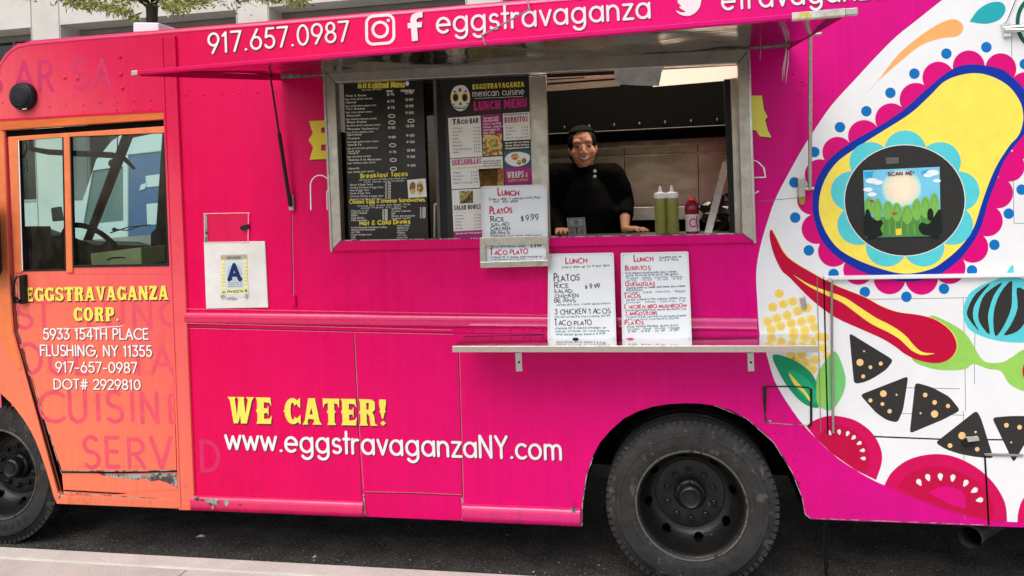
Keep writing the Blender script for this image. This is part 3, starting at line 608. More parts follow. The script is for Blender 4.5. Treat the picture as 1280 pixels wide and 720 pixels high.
# chipped bare patches on the skirt
mb = MB()
def blob(c, rx, ry, n=14, rough=.35): return [(c[0]+rx*math.cos(2*math.pi*i/n)*(1+random.uniform(-rough, rough)), c[1]+ry*math.sin(2*math.pi*i/n)*(1+random.uniform(-rough, rough))) for i in range(n)]
for c, rx, ry in (((265,627), 9, 4.5), ((283,629), 3.5, 4), ((245,623), 2.5, 3.5), ((252,625), 2, 1.5), ((266,634), 1.5, 3), ((717,637), 3, 4), ((300,631), 2, 1)):
    mb.poly([blob(c, rx, ry)], flat(-.0315), 0)
for pts in ([(454.5,618),(456,640),(455.5,645)], [(577.5,622),(578.5,640),(578,650)]): ribbon(mb, pts, 1.6, flat(0), .004, 0)
ribbon(mb, [(241,636),(330,639.5),(455,645)], .9, flat(0), .003, 0); ribbon(mb, [(578,650.5),(727,657)], .9, flat(0), .003, 0); ribbon(mb, [(727.5,657),(728,630),(733,596),(741,572)], 1.0, flat(0), .003, 0); ribbon(mb, [(1013,648),(1100,651),(1235,656.5)], .8, flat(0), .003, 0)
ribbon(mb, [(1013,648),(1006.5,643),(1003,623),(990,590),(967,553),(933,523),(893,507)], .8, flat(0), .002, 0)
mb.build('chipped_paint', M['chip'], truck)
mb = MB()
for pts in ([(984,62),(981.5,78),(980,97)],[(986,62),(985,80),(982,104)],[(983,60),(979,85),(978,101)],[(951,62),(950,75)],[(982,30),(983,44)],[(985,30),(984,50)]): ribbon(mb, pts, [.4]+[1.1]*(len(pts)-2)+[.3], flat(0), .0015, 0)
mb.build('scratches', M['letter_white'], truck)
# soot-dark scoring on white hatch corner
# ---------------- wheels
def wheel(cx, cz, Yf, inset=0.0):
    o = empty('wheel', (cx, Yf, cz)); o.parent = truck; o.location = Vector((cx, Yf, cz))-Vector(TR)
    c = Vector((cx, Yf, cz))
    mb = MB(); rr = .45
    prof = [(.285, .030), (.292, .012), (.305, .004), (.34, -.004), (.37, -.004), (.372, -.008), (.392, -.007), (.395, -.001), (.415, .004), (.432, .016), (.444, .030), (.45, .05), (.45, .13), (.443, .135), (.443, .145), (.45, .15), (.45, .21), (.43, .25), (.30, .26)]
    mb.lathe(prof, c, 'Y', 96)
    # tread blocks on the shoulder
    for i in range(76):
        a = 2*math.pi*i/76
        for (r0, r1, y0, y1, wd) in ((.4225, .4492, .012, .050, .0125), (.436, .4512, .07, .125, .0135), (.436, .4512, .155, .205, .0135)):
            t = Vector((math.cos(a), 0, math.sin(a))); s = Vector((-math.sin(a), 0, math.cos(a))); y = Vector((0, 1, 0))
            v = [c+t*r+s*q*wd+y*yy for r in (r0, r1) for q in (-1, 1) for yy in (y0, y1)]
            mb.add(v, [(0,1,3,2),(4,6,7,5),(0,2,6,4),(1,5,7,3),(0,4,5,1),(2,3,7,6)])
    # raised sidewall letters stand-in: moulded ribs
    for i in range(40):
        a = 2*math.pi*i/40
        if i % 10 in (0, 1, 2, 3, 4):
            t = Vector((math.cos(a), 0, math.sin(a))); s = Vector((-math.sin(a), 0, math.cos(a)))
            v = [c+t*r+s*q*.012+Vector((0, yy, 0)) for r in (.325, .352) for q in (-1, 1) for yy in (-.0065, .01)]
            mb.add(v, [(0,1,3,2),(4,6,7,5),(0,2,6,4),(1,5,7,3),(0,4,5,1),(2,3,7,6)])
    w = []
    t = mb.build('tyre', M['rubber'], o, smooth=True)
    # rim: deep dish with flange and hand holes
    mb = MB()
    mb.lathe([(.290, .022), (.296, .010), (.292, .004), (.284, .006), (.281, .016)], c, 'Y', 72, mi=1)
    mb.lathe([(.281, .016), (.270, .024), (.264, .045), (.260, .09), (.257, .105)], c, 'Y', 72, mi=0)
    # sloping dish with eight round hand holes, then the flat bolt disc
    nr, nh = 26, 192
    prof_ = [(.257, .105), (.254, .118), (.246, .138), (.234, .160), (.219, .178), (.203, .189), (.188, .194)]
    def at_(t):
        t *= len(prof_)-1; k_ = min(int(t), len(prof_)-2); f_ = t-k_
        return (prof_[k_][0]+(prof_[k_+1][0]-prof_[k_][0])*f_, prof_[k_][1]+(prof_[k_+1][1]-prof_[k_][1])*f_)
    vs = []; fs = []
    for i in range(nr+1):
        r, y = at_(i/nr)
        for q_ in range(nh):
            a = 2*math.pi*q_/nh; vs.append(c+Vector((r*math.cos(a), y, r*math.sin(a))))
    for i in range(nr):
        for q_ in range(nh):
            da = ((q_+.5+7) % (nh/8)-nh/16)*2*math.pi/nh*.232; dt = ((i+.5)/nr-.53)*.098
            if (da/.027)**2+(dt/.022)**2 < 1: continue
            q2 = (q_+1) % nh; fs.append((i*nh+q_, (i+1)*nh+q_, (i+1)*nh+q2, i*nh+q2))
    mb.add(vs, fs, 0)
    mb.lathe([(.188, .194), (.186, .188), (.178, .186), (.12, .188), (.085, .196)], c, 'Y', 64, mi=0)
    mb.lathe([(.255, .235), (.01, .235)], c, 'Y', 24, mi=2)
    mb.build('rim', [M['rim'], M['rim_edge'], M['black_matt']], o, smooth=True)
    mb = MB()
    mb.lathe([(.085, .198), (.083, .172), (.078, .165), (.066, .162), (.064, .120), (.060, .112), (.050, .108), (.046, .112), (.030, .113), (.028, .108), (.0, .108)], c, 'Y', 32)
    for i in range(8):
        a = 2*math.pi*i/8; mb.ball(c+Vector((.074*math.cos(a), .160, .074*math.sin(a))), (.007, .008, .007), n=6, m_=4)
    mb.poly3([[c+Vector((x*.03, .1065, z*.011)) for x, z in ((-1,0),(-.3,.4),(0,1),(.3,.4),(1,0),(.3,-.4),(0,-1),(-.3,-.4))]])
    mb.build('hub', M['rim'], o, smooth=True)
    proto = None
    for i in range(10):
        a = 2*math.pi*(i+.5)/10; p = c+Vector((.130*math.cos(a), .188, .130*math.sin(a)))
        if proto is None:
            mb = MB(); mb.lathe([(.020, .0), (.020, -.006), (.017, -.007)], p, 'Y', 12); mb.lathe([(.0165, -.004), (.0165, -.026), (.012, -.029), (.008, -.029), (.007, -.042), (0, -.043)], p, 'Y', 6)
            proto = mb.build('lug_nut', M['rim'], o, smooth=False); p0 = p
        else:
            d = proto.copy(); COL.objects.link(d); d.parent = o; d.location = p-p0
    return o
wheel(P(865,636).x-.004, .45, -.005)
wheel(wxf+.02, .45, .10)
mb = MB()                                              # inner dual tyre, axle, frame rails and wheel-house liners
mb.lathe([(.28, .27), (.44, .28), (.45, .31), (.45, .47), (.43, .52), (.28, .52)], (P(865,636).x, 0, .45), 'Y', 48)
mb.build('inner_tyre', M['rubber'], truck, smooth=True)
for name_, arch in (('wheel_house', AR), ('wheel_house', AF+AF2[1:])):
    mb = MB(); a_ = [Vector((p.x, 0, p.z)) for p in arch]; n = len(a_)
    mb.add([p+Vector((0, .034, 0)) for p in a_]+[p+Vector((0, 1.0, 0)) for p in a_], [(i, i+1, n+i+1, n+i) for i in range(n-1)])
    mb.poly3([[p+Vector((0, .62, 0)) for p in a_]]); mb.build(name_, M['black_matt'], truck)
mb = MB(); mb.box((-5.9, .55, .55), (2.7, .65, .75)); mb.box((-5.9, 1.6, .55), (2.7, 1.7, .75)); mb.tube([(.09, .3, .45), (.09, 2, .45)], .09, 12)
mb.tube([(-4.28, .3, .45), (-4.28, 2, .45)], .06, 12); mb.build('chassis', M['black_matt'], truck)
mb = MB(); mb.box((-3.3, .55, .36), (-2.1, 1.75, .72)); mb.box((-1.9, .50, .40), (-.85, 1.8, .72)); mb.box((.95, .55, .42), (2.5, 1.8, .78)); mb.build('under_blocker', M['black_matt'], truck, bevel=.04)  # unseen boxes added under the floor to block light and darken the road
mb = MB(); mb.box((-2.86, .66, .72), (2.9, 2.22, .80)); mb.box((-5.2, .05, .95), (-4.6, 2.2, 1.0)); mb.box((-.62, .08, .33), (-.585, 1.9, .78)); mb.box((.74, .30, .36), (.78, 1.9, .78)); mb.box((-4.55, .5, .35), (-4.5, 2.2, 1.7)); mb.box((-3.72, .06, .5), (-3.68, 2.2, 1.0)); mb.build('floor_pan', M['black_matt'], truck)
mb = MB(); mb.tube([(2.2, .7, .45), P(1222,666,.32), P(1213,672,.0)], [.05, .048, .05], 16, caps=False); mb.tube([P(1213.5,671.9,.02), P(1218,669,.5)], [.043, .042], 16, caps=False); mb.build('exhaust_pipe', mat('rusty_exhaust', (.12, .11, .105), .5, .4, noise=.5, nscale=20), truck, smooth=True)
mb = MB(); mb.tube([P(1031,648,.15), P(1030,690,.15), P(1033,722,.15)], .008, 6); mb.tube([P(1035,648,.15), P(1036,680,.15), P(1033,722,.15)], .006, 6); mb.build('hanging_strap', M['black'], truck)

# ---------------- round black horn cover on the brow of the cab
vc = P(32, 121); mb = MB()
mb.lathe([(.086, .0), (.086, -.030), (.080, -.042), (.068, -.046), (.064, -.040)], vc, 'Y', 40)
hc = mb.build('horn_cover', M['black'], truck, smooth=True)
mb = MB(); mb.lathe([(.066, -.040), (.064, -.050), (.05, -.056), (.025, -.060), (0, -.061)], vc, 'Y', 40)
for i in range(-6, 7): 
    w_ = (.060**2-(i*.009)**2)**.5; mb.tube([vc+Vector((-w_, -.055-.006*(1-abs(i)/6), i*.009)), vc+Vector((0, -.0615, i*.009)), vc+Vector((w_, -.055-.006*(1-abs(i)/6), i*.009))], .0014, 5)
mb.build('grille', mat('black_grille', (.02, .02, .021), .5, spec=.3), hc, smooth=True)
mb = MB(); ribbon(mb, [(28,136.5),(33,136)], 1.1, flat(-.052), 0, 0); mb.build('badge', M['chrome'], hc)
# ---------------- cab door
DY = .012
dk = flat(DY)
door = None
pane1 = [(22,174),(79,170),(82,338),(28,339)]
pane2 = [(86,169),(206,164),(211,332),(90,334)]
mb = MB()
mb.poly([[(10,172),(204,158),(206,166),(213,340),(220.5,588),(78,589.5),(46,498),(23,414),(18,345)], pane1, pane2], dk, .035)
door = mb.build('door', M['cab_paint'], truck, bevel=.004)
for pn in (pane1, pane2):
    mb = MB(); mb.poly([pn], flat(DY+.018), 0); mb.build('window_pane', M['win_glass'], door)
def frame(name, outer, inner, Y, th, mt, par, bev=.002):
    mb = MB(); mb.poly([outer, inner], flat(Y), th); return mb.build(name, mt, par, bevel=bev)
sh = lambda q, d: [(q[0][0]+d, q[0][1]+d), (q[1][0]-d, q[1][1]+d), (q[2][0]-d, q[2][1]-d), (q[3][0]+d, q[3][1]-d)]
frame('window_seal', sh(pane2, -.4), sh(pane2, 2.4), DY-.006, .02, M['black'], door)
frame('window_seal', sh(pane1, -.4), sh(pane1, 1.6), DY-.004, .02, M['black'], door)
mb = MB(); mb.poly([[(79,166),(86.5,166),(90.5,341),(82.5,341)]], flat(DY-.012), .02); mb.build('window_mullion', M['orange'], door, bevel=.004)
mb = MB(); mb.poly([[(10,171),(206,157.5),(206,166),(86,171),(22,176),(27,341),(19,341)]], flat(DY-.009), .012); mb.build('window_surround', M['orange'], door, bevel=.003)
mb = MB(); ribbon(mb, [(23,176),(28,338)], 1.3, flat(DY), .012, 0); mb.build('bright_window_edge', M['letter_white'], door)
mb = MB(); ribbon(mb, [(13,345),(17.5,415),(43.5,502),(74,612)], 2.2, flat(0), -.006, 0); mb.build('door_gap', M['black_matt'], truck)
mb = MB(); ribbon(mb, [(21,352),(23,414),(48,500),(77,592)], .8, flat(DY), .002, 0); mb.build('door_edge', M['chip'], door)
mb = MB(); mb.poly([[(77,591.5),(221,589.5),(223,612),(81,622.5),(79,612)]], flat(.016), .03); ds = mb.build('door_step', M['cab_paint'], truck, bevel=.003)
mb = MB()
ch = [(118,590),(132,592),(150,593.2),(168,592),(180,594),(197,590.5),(221,592),(222,610),(216,607),(208,603),(198,600),(190,602),(180,598),(170,600.5),(160,598),(146,598),(128,594)]
mb.poly([ch], flat(.015), 0); ribbon(mb, [(76,587),(100,588.5),(150,589),(222,588)], 1.1, flat(DY), .003, 0); ribbon(mb, [(80,616),(110,618),(224,625)], 1.0, flat(.0), .002, 0)
mb.poly([[(72,617),(80,619),(88,628),(76,630)]], flat(-.002), 0)
mb.build('chipped_paint', M['chip'], ds)
lines('door_step_gap', [[(77,589.8),(150,591),(222,589)], [(80,613),(150,617),(224,622)]], M['black_matt'], 1.6, k=.001, Y=.010)
mb = MB(); mb.poly([[(72,630),(76,620),(224,624.5),(225,636)]], flat(-.006), .02); mb.build('cab_sill', M['cab_paint'], truck, bevel=.003)
# scalloped film edge below the window
mb = MB(); ribbon(mb, [(88+i*3, 341.5+1.6*abs(math.sin(i*.45))) for i in range(42)], .7, dk, .0008, 0); mb.build('film_edge', M['ghost'], door)
# black top track and orange header
mb = MB(); mb.poly([[(0,151),(204,138.5),(206,149),(0,163)]], flat(-.012), .03); mb.build('door_header', mat('deep_orange_paint', (.76, .15, .02), .4, noise=.3, nscale=20, nstretch=(.2, 1, 1)), truck, bevel=.004)
mb = MB(); ribbon(mb, [(0,150),(60,146.5),(130,142.5),(204,138.5)], 2.2, flat(-.013), .004, 0); mb.build('header_bead', M['box_paint'], truck)
mb = MB(); mb.poly([[(5,164),(206,150.5),(206,157),(6,171)]], flat(.012), .03); mb.build('door_track', M['black_matt'], truck)
mb = MB(); mb.poly([[(-14,166),(4.5,164),(11,345),(15.5,415),(28,462),(22,462),(2,425),(-14,410)]], flat(-.004), .02); mb.build('front_pillar', M['orange'], truck, bevel=.003)
mb = MB(); mb.poly([[(-34,250),(-10,252),(-6,338),(-9,346),(-34,346)]], flat(-.12), .06); mb.build('wing_mirror', M['black'], truck, bevel=.01)
# handle
hb = MB(); hb.poly([[(23,344.5),(29,343.5),(30.5,378),(25,381)]], flat(-.02), .035)
hd = hb.build('door_handle', M['black'], door, bevel=.004)
hb = MB(); hb.tube([P(22,345,-.05), P(18,350,-.06), P(15.5,366,-.06), P(17,378,-.045), P(25,378,-.02)], [.007, .009, .009, .008, .008], 8); hb.tube([P(18,372,-.03), P(24,377,-.03)], .012, 8); hb.build('grip', M['black'], hd)
# ghost lettering of the wrap and the white address
mb = MB()
for s, x0, x1, y, h in (('A',-9,11,410,32),('ST',22,66,410,33),('L',111,126,410,31),('U',133,158,410,33),('N',168,193,410,33),('C',201,236,408,33),('B',-10,8,467,33),('O',20,54,467,37),('U',63,86,467,33),('L',96,112,467,33),('T',163,186,467,33),('A',191,218,466,33),('C',219,250,467,34),('N',-6,2,508,20),('I',16.5,17.5,508,20),('C',50,83,527,37),('U',88,111,527,37),('I',122.5,123.5,527,36),('S',134,155,527,38),('I',165.5,166.5,527,37),('N',178,201,528,37),('E',213,226,528,34),('S',105,126,584,38),('E',134,151,583,36),('R',162,184,584,35),('V',190,216,585,38)):
    mb2 = mb
    if len(s) == 1 and s == 'I': ribbon(mb2, [(x0-.8, y-h), (x0+.6, y)], 5, dk, .0008, 0, round_=False)
    else: write(mb2, s, (x0, y), (x1, y+.3), h, dk, .0008, .14, 0, lean=.04)
mb.build('ghost_lettering', M['ghost'], door)
mb = MB(); 
for s, x0, x1, y, h in (('B',-14,3,118,36),('A',19,44,114,36),('R',50,68,113,36),('S',92,110,111,36),('A',118,140,109,34)): write(mb, s, (x0, y), (x1, y-1), h, S, .0008, .13, 0, lean=.03)
mb.build('ghost_lettering', M['ghost2'], truck)
mb = MB(); write(mb, 'D', (253, 588), (276, 589), 36, S, .0008, .14, 0); mb.build('ghost_lettering', M['ghost2'], truck)
mb = MB()
western(mb, 'EGGSTRAVAGANZA', (31,377), (211,374.5), 17.5, dk, .002, 0, shadow=1, track=.05); western(mb, 'CORP.', (92,401.5), (149,401.5), 17.5, dk, .002, 0, shadow=1)
mb.build('yellow_lettering', [M['letter_yellow'], M['decal_shadow']], door)
mb = MB()
for s, a, b, h in (('5933 154TH PLACE',(54.5,424),(186,424),13),('FLUSHING, NY 11355',(51,444.5),(190,445.5),13),('917-657-0987',(70,465),(171.5,466),12.5),('DOT# 2929810',(68,486),(176,487),12)):
    if mb.v: mb.build('white_lettering', [M['letter_white'], M['decal_shadow']], door); mb = MB()
    write_sh(mb, s, a, b, h, dk, .002, .14, 0, 1, off=(.9, .9))
ribbon(mb, [(82,411),(115,409.5),(150,408),(156,405.5)], [.3, 1, 1, .2], dk, .0015, 0)
mb.build('white_lettering', [M['letter_white'], M['decal_shadow']], door)

# ---------------- box lettering
mb = MB(); LW = [M['letter_white'], M['decal_shadow']]
write_sh(mb, '917.657.0987', (261,66.5), (436.5,50.5), 24, S, .0046, .118, 0, 1, off=(1.1, 1.2), track=.16)
mb.build('phone_lettering', LW, truck); mb = MB()
rs = []                                              # rounded square emblem
for (cx, cy, a0) in ((484.5,27.2,90),(463.5,29.3,180),(464.5,49.5,270),(486,47.3,0)):
    for i in range(6): rs.append((cx+8*math.cos(R(a0-i*18+0)), cy-8*math.sin(R(a0-i*18)))) if 0 else rs.append((cx+8*math.cos(R(a0-90+i*18)), cy-8*math.sin(R(a0-90+i*18))))
def rrect(x0, y0, x1, y1, r, sk):
    o = []
    for cx, cy, a in ((x1-r, y0+r, 0), (x0+r, y0+r, 90), (x0+r, y1-r, 180), (x1-r, y1-r, 270)):
        for i in range(6):
            an = R(a+i*18); o.append((cx+r*math.cos(an), cy-r*math.sin(an)))
    xm = (x0+x1)/2
    return [(u+.015*(v-y0), v+sk*(u-xm)) for u, v in o]
ribbon(mb, rrect(458, 19.5, 492, 54.5, 8.5, -.08), 3.6, S, .0046, 0, closed=True)
ribbon(mb, ell(475.3, 37, 9.3, 9.3, 24), 3.6, S, .0046, 0, closed=True)
mb.poly([ell(485.4, 25.4, 2.1, 2.1, 10)], S, 0, 0, .0046)
mb.build('camera_emblem', LW, truck); mb = MB()
fl = [(528,14.5),(521,15.5),(515,18.5),(513,24),(513.3,28.5),(509.5,29),(510,35.5),(513.7,35.2),(515,51.5),(522.5,50.5),(521.3,34.5),(527,34),(527.6,27.3),(520.8,27.9),(520.6,24.5),(523,22),(528.2,21.6)]
mb.poly([[(u+1.2, v+1.2) for u, v in fl]], S, 0, 1, .0036); mb.poly([fl], S, 0, 0, .0046)
mb.build('letter_emblem', LW, truck); mb = MB()
write_sh(mb, 'eggstravaganza', (546.5,41), (815,21.5), 27, S, .0046, .122, 0, 1, off=(1.1, 1.2), track=.13)
mb.build('name_lettering', LW, truck); mb = MB()
bird = spl([(845,13),(852,15.5),(857,14.5),(851,11),(849,8),(852,8),(847,3),(848,-1),(851,0),(847,-6),(848,-11),(855,-5),(863,-2),(865,-8),(871,-11),(876,-8),(881,-10),(878,-5),(881,-5),(877,-1),(875,8),(869,16),(860,20),(850,18)], 3)
mb.poly([bird], S, 0, 0, .0046)
mb.build('bird_emblem', LW, truck); mb = MB()
write_sh(mb, 'etravaganza', (903,12), (1110,-3.5), 27, S, .0046, .122, 0, 1, off=(1.1, 1.2), track=.15)
mb.build('name_lettering', LW, truck)
mb = MB(); western(mb, 'WE CATER!', (286,529), (484,532.5), 33, S, .002, 0, shadow=1, track=.06, sh=(1.6, 2))
YL = [M['letter_yellow'], M['decal_shadow'], M['letter_gold']]; mb.build('yellow_lettering', YL, truck); mb = MB()
ep = [(386.5,151.5),(417,150),(417,158.5),(401.5,159.5),(401.5,166),(408,166),(417,165.5),(417,180.5),(401.5,181),(401.5,188.5),(417,188),(417,198.5),(387,199.5),(391.5,184),(385.5,175),(391,166.5)]
mb.poly([[(u+1.4, v+1.8) for u, v in ep]], S, 0, 1, .0008); mb.poly([ep], S, 0, 2, .002)
mb.build('big_letter', YL, truck); mb = MB()
at_ = [(932,119.5),(952.5,119.5),(955,137),(959.5,146),(956.5,150),(960,163),(964.5,172),(950,170.5),(945,163),(932,162)]
mb.poly([[(u+1.5, v+1.8) for u, v in at_]], S, 0, 1, .0008); mb.poly([at_], S, 0, 0, .002)
mb.build('big_letter', YL, truck)
mb = MB(); write_sh(mb, 'www.eggstravaganzaNY.com', (282.5,562), (704.5,574.5), 26.5, S, .002, .128, 0, 1, off=(1.2, 1.3), track=.12)
mb.build('web_lettering', [M['letter_white'], M['decal_shadow']], truck)
mb = MB()
pts = [(388.5,262),(388,236)]+[(400-12*math.cos(R(a)), 232-13*math.sin(R(a))) for a in range(0, 181, 15)]+[(413,262)]
ribbon(mb, pts, 1.4, S, .002, 0); ribbon(mb, [(409,262),(408.5,240),(412,232)], 1.2, S, .002, 0)
ribbon(mb, [(940,222),(957,221.5),(954,209),(947,202),(940,199.5)], 1.4, S, .002, 0); ribbon(mb, [(957,221),(955.5,210),(948,202.5)], 1.2, S, .0022, 0); ribbon(mb, [(940,244),(948,239)], 1.4, S, .002, 0)
mb.build('script_lettering', M['letter_white'], truck)

# ---------------- mural on the tail
wht = [(1180,-2),(1150,22),(1120,46),(1095,71),(1070,98),(1040,131),(1017,164),(1003,186),(990,209),(971,245),(960,275),(950,310),(945.3,342),(947.2,385),(949.5,417),(958,442),(966,470),(974,487),(985,505),(1005,532),(1040,567),(1070,588),(1094,601.5),(1105.5,606.5)]
mb = MB()
lp = spl(wht, 4, False)
L3 = [S(u, v, .0008) for u, v in lp]; e = P(1240, 652)
L3 += [S(1140,622,.0008), S(1190,640,.0008), S(1238,651.5,.0008), Vector((RX, -.0008, e.z+.01)), Vector((RX, -.0008, ZR-.11)), S(1180,-2,.0008)+Vector((.3, 0, .2))]
L3[-1].z = ZR-.11
mb.poly3([L3]); mb.build('white_wrap_panel', M['white'], truck)
def decal(name, layers, parent=truck):
    """layers: [(outline(s), material)] stacked a hair apart"""
    mats = []; mb = MB()
    for i, (lps, mt) in enumerate(layers):
        if mt not in mats: mats.append(mt)
        for j, lp in enumerate(lps): mb.poly([lp], S, 0, mats.index(mt), .0014+.00035*i+.00008*(j % 4))
    return mb.build(name, mats, parent)
avo_o = spl([(1250,86),(1217.5,80.5),(1191,86),(1160,110),(1131,136),(1100,157),(1062,179),(1035,201),(1020,227),(1015.5,252),(1018,275),(1027,300),(1045,320),(1070,336),(1095,345.5),(1130,352),(1165,347),(1192,331),(1210,312),(1225,287),(1236,251),(1245,227),(1255,202),(1267,184),(1281,166),(1290,140),(1280,112),(1265,96)], 5)
avo_i = spl([(1235,94),(1210,92),(1182,101),(1162,120),(1137,142.5),(1100,166),(1075,182),(1047,202),(1031,225),(1024,250),(1026,275),(1040,302),(1060,319),(1095,334),(1130,342),(1162,337),(1182,325),(1202,307),(1217,285),(1227,255),(1237,227),(1247,205),(1262,182),(1272,171),(1277,160),(1279,145),(1275,127),(1260,107)], 5)
sc = [(1114,149,20),(1145,124,20.5),(1173,97,20),(1211,83,20),(1251,86,19.5),(1282,110,20),(1080,170,20),(1047,190,19),(1025,218,19),(1015,250,18.5),(1021,286,19),(1042,314,19.5),(1073,337,19),(1112,348,20),(1152,348,20.5),(1187,335,20),(1216,309,19.5),(1234,276,19.5),(1247,241,19.5),(1262,208,19),(1283,180,19)]
th9 = [90, 50, 10, -30, -70, -110, -150, 170, 130]
decal('avocado_mural', [([ell(x, y, r) for x, y, r in sc], m_mag), ([avo_o], m_navy), ([avo_i], m_yel),
      ([ell(1131.5+68*math.cos(R(a)), 250-62*math.sin(R(a)), 26, 25) for a in th9], m_teal), ([ell(1131, 250.5, 76, 70, 48)], C('white_ring_wrap', (.8, .8, .8))), ([ell(1131, 250.5, 75, 69, 48)], m_dk)])
for x, y in [(1183,67),(1233,59),(1143,92),(1113,116),(1083,139),(1050,159),(1018,190),(993,228),(994,272),(1011,313),(1042,342.5),(1081,365),(1133,371),(1180,361),(1215,338),(1243,306),(1261,267),(1277,237),(1281,80)]: decal('blue_dot', [([ell(x, y, 6.6)], m_blue)])
decal('orange_brush_mural', [([spl([(1082,117),(1095,104),(1110,84),(1125,66),(1150,45),(1175,29),(1192,24),(1202,29),(1204,36),(1197,45),(1175,48),(1150,57.5),(1125,77),(1100,99)], 4)], m_or)])
decal('teal_leaf_mural', [([[(1212,27)]+spl([(1212,27),(1222,13),(1237,3.5),(1252,3),(1257,12),(1250,24),(1235,29.5),(1222,29)], 4, False)], m_tl2)])
mb = MB(); ribbon(mb, ell(1297, 28, 25, 32, 30, 90, 270), 5, S, .002, 0); mb.build('green_ring_mural', m_dgr, truck)
chili = spl([(964,287),(962,296),(967,317),(977,338),(987,347),(1015,375),(1045,397),(1080,413),(1104,424),(1120,434),(1132,443),(1150,451),(1172,454),(1188,448),(1196,434),(1190,416),(1172,401),(1150,394),(1122,390),(1100,382),(1080,371),(1045,357),(1015,341),(984,321),(970,297)], 4)
calyx = spl([(1160,396),(1182,401),(1205,415),(1217,432),(1225,446),(1234,453),(1252,453),(1264,447),(1280,437),(1300,440),(1310,465),(1295,488),(1280,489),(1262,480),(1251,464),(1235,461),(1217,455),(1207,461),(1187,463),(1162,460),(1140,449),(1150,430)], 4)
decal('chili_mural', [([calyx], m_green), ([[(u+1, v-.3) for u, v in chili]], m_yel), ([chili], m_red), ([ell(1290, 464, 12, 15)], m_red)])
mb = MB(); ribbon(mb, spl([(992,344),(1012,357),(1035,367),(1055,375.5),(1073,388),(1092,401),(1112,411),(1128,421.5),(1141,435),(1153,442),(1168,442)], 3, False), [ (x*.9) for x in [0.3,1,2,3,4,5,6,7,7.5,8,8.5,9,9.5,10,10.5,10.5,10.5,10.5,10,10,9.5,9,9,8,7.5,6,5,4,3,1.5,.3]], S, .0034, 0, round_=False); mb.build('chili_highlight', m_yel, truck)
onion = spl([(1266,331),(1257,342),(1250,347),(1244,350),(1226,357),(1211,368),(1204.5,384),(1204.5,397),(1212,412),(1232,422),(1255,427),(1280,428),(1304,421),(1318,400),(1318,380),(1306,362),(1290,352),(1270,345)], 4)
segs = [[(1238,354),(1220,367),(1210,385),(1210,397),(1224,414),(1217,400),(1217,385),(1225,370)], [(1253,353),(1232,367),(1224,385),(1224,402),(1237,418),(1235,395),(1242,370)], [(1264,351),(1250,367),(1242,392),(1244,420),(1255,407),(1264,385),(1265,365)], [(1271,360),(1272,385),(1263,407),(1255,419),(1272,414),(1283,400),(1288,384),(1284,366)]]
decal('onion_mural', [([onion], m_teal), ([spl(s, 3) for s in segs], m_dk)])
def rnd(poly, r=2.2):
    out = []; n = len(poly)
    for i in range(n):
        a, b, c = Vector(poly[i-1]), Vector(poly[i]), Vector(poly[(i+1) % n])
        u = (a-b); v = (c-b); ru = min(r, u.length*.4); rv = min(r, v.length*.4)
        p, q = b+u.normalized()*ru, b+v.normalized()*rv
        for t in (0, .33, .66, 1): out.append(tuple(p*(1-t)**2+b*2*t*(1-t)+q*t*t))
    return out
chips = [[(1061.5,416),(1117,450),(1108,462),(1092,472.5),(1080,478),(1067.5,480)], [(1075,493.5),(1135.5,470),(1129,512),(1122,528.5),(1108,525),(1095,516)], [(1144,478),(1165,484),(1187,496),(1200.5,513),(1180,524),(1137,542)], [(1220.5,513),(1226,522),(1242,573),(1218,571),(1200,567.5),(1183,562),(1169,553.5)], [(1240,522),(1262,520),(1282,520),(1300,524),(1284,550),(1267,578.5)]]
dots = [(1075,453,4.5),(1088,459,2.4),(1101,454.5,2.6),(1079,470.5,2.5),(1080,439,1.2),(1104.2,492,4.2),(1088,500.5,2.6),(1103,505,2.4),(1112,514,2.8),(1120.7,493.5,1.3),(1156.5,493.7,2.9),(1168.3,503,2.9),(1185,507.5,2.7),(1168.3,517.5,4.6),(1150.7,516.5,1.3),(1202.5,544.5,4.6),(1187.5,557,3),(1221.5,561.5,2.9),(1219.5,540,1.5),(1258,531.5,3),(1274.5,534,3),(1264,553,1.2)]
for i, c in enumerate(chips):
    dd = dots[(0,5,10,15,19)[i]:(5,10,15,19,22)[i]]
    decal('tortilla_chip_mural', [([rnd(c, 5)], m_dk), ([ell(x, y, r, r, 12) for x, y, r in dd], m_dot)])
t1 = spl([(1008,533),(1015,527),(1030,521),(1047,520),(1070,526),(1090,541),(1101,561),(1102,579),(1095,600)], 4, False)+[(1070,588),(1040,567),(1020,548)]
t1i = spl([(1022,548),(1035,533),(1052,532),(1070,540),(1082,555),(1087,572),(1082,592)], 4, False)+[(1060,580),(1036,563)]
t2 = spl([(1105.5,606.5),(1115,590),(1135,575),(1162,568),(1190,570),(1220,584),(1242,604),(1256,628),(1259,652)], 4, False)+[(1238,652),(1190,640),(1140,622)]
t2i = spl([(1122,608),(1134,594),(1160,584),(1190,587),(1218,600),(1236,618),(1244,640)], 4, False)+[(1238,651),(1190,638),(1140,620)]
t2c = spl([(1160,616),(1175,609),(1192,609),(1205,618),(1208,636)], 4, False)+[(1190,632)]
t3 = spl([(1272,654),(1273,640),(1280,622),(1300,604),(1330,598),(1360,610),(1372,640)], 4, False)
def seed(x, y, a): 
    c, s_ = math.cos(R(a)), math.sin(R(a)); return [(x+(u*c-v*s_), y+(u*s_+v*c)) for u, v in spl([(0,-5),(2.6,-1),(3,2.5),(0,4.6),(-3,2.5),(-2.6,-1)], 3)]
seeds = [(1037,541,150),(1049,540,170),(1059.5,542,200),(1067,547,225),(1074,554,245),(1078,563,260),(1079,573,275)]
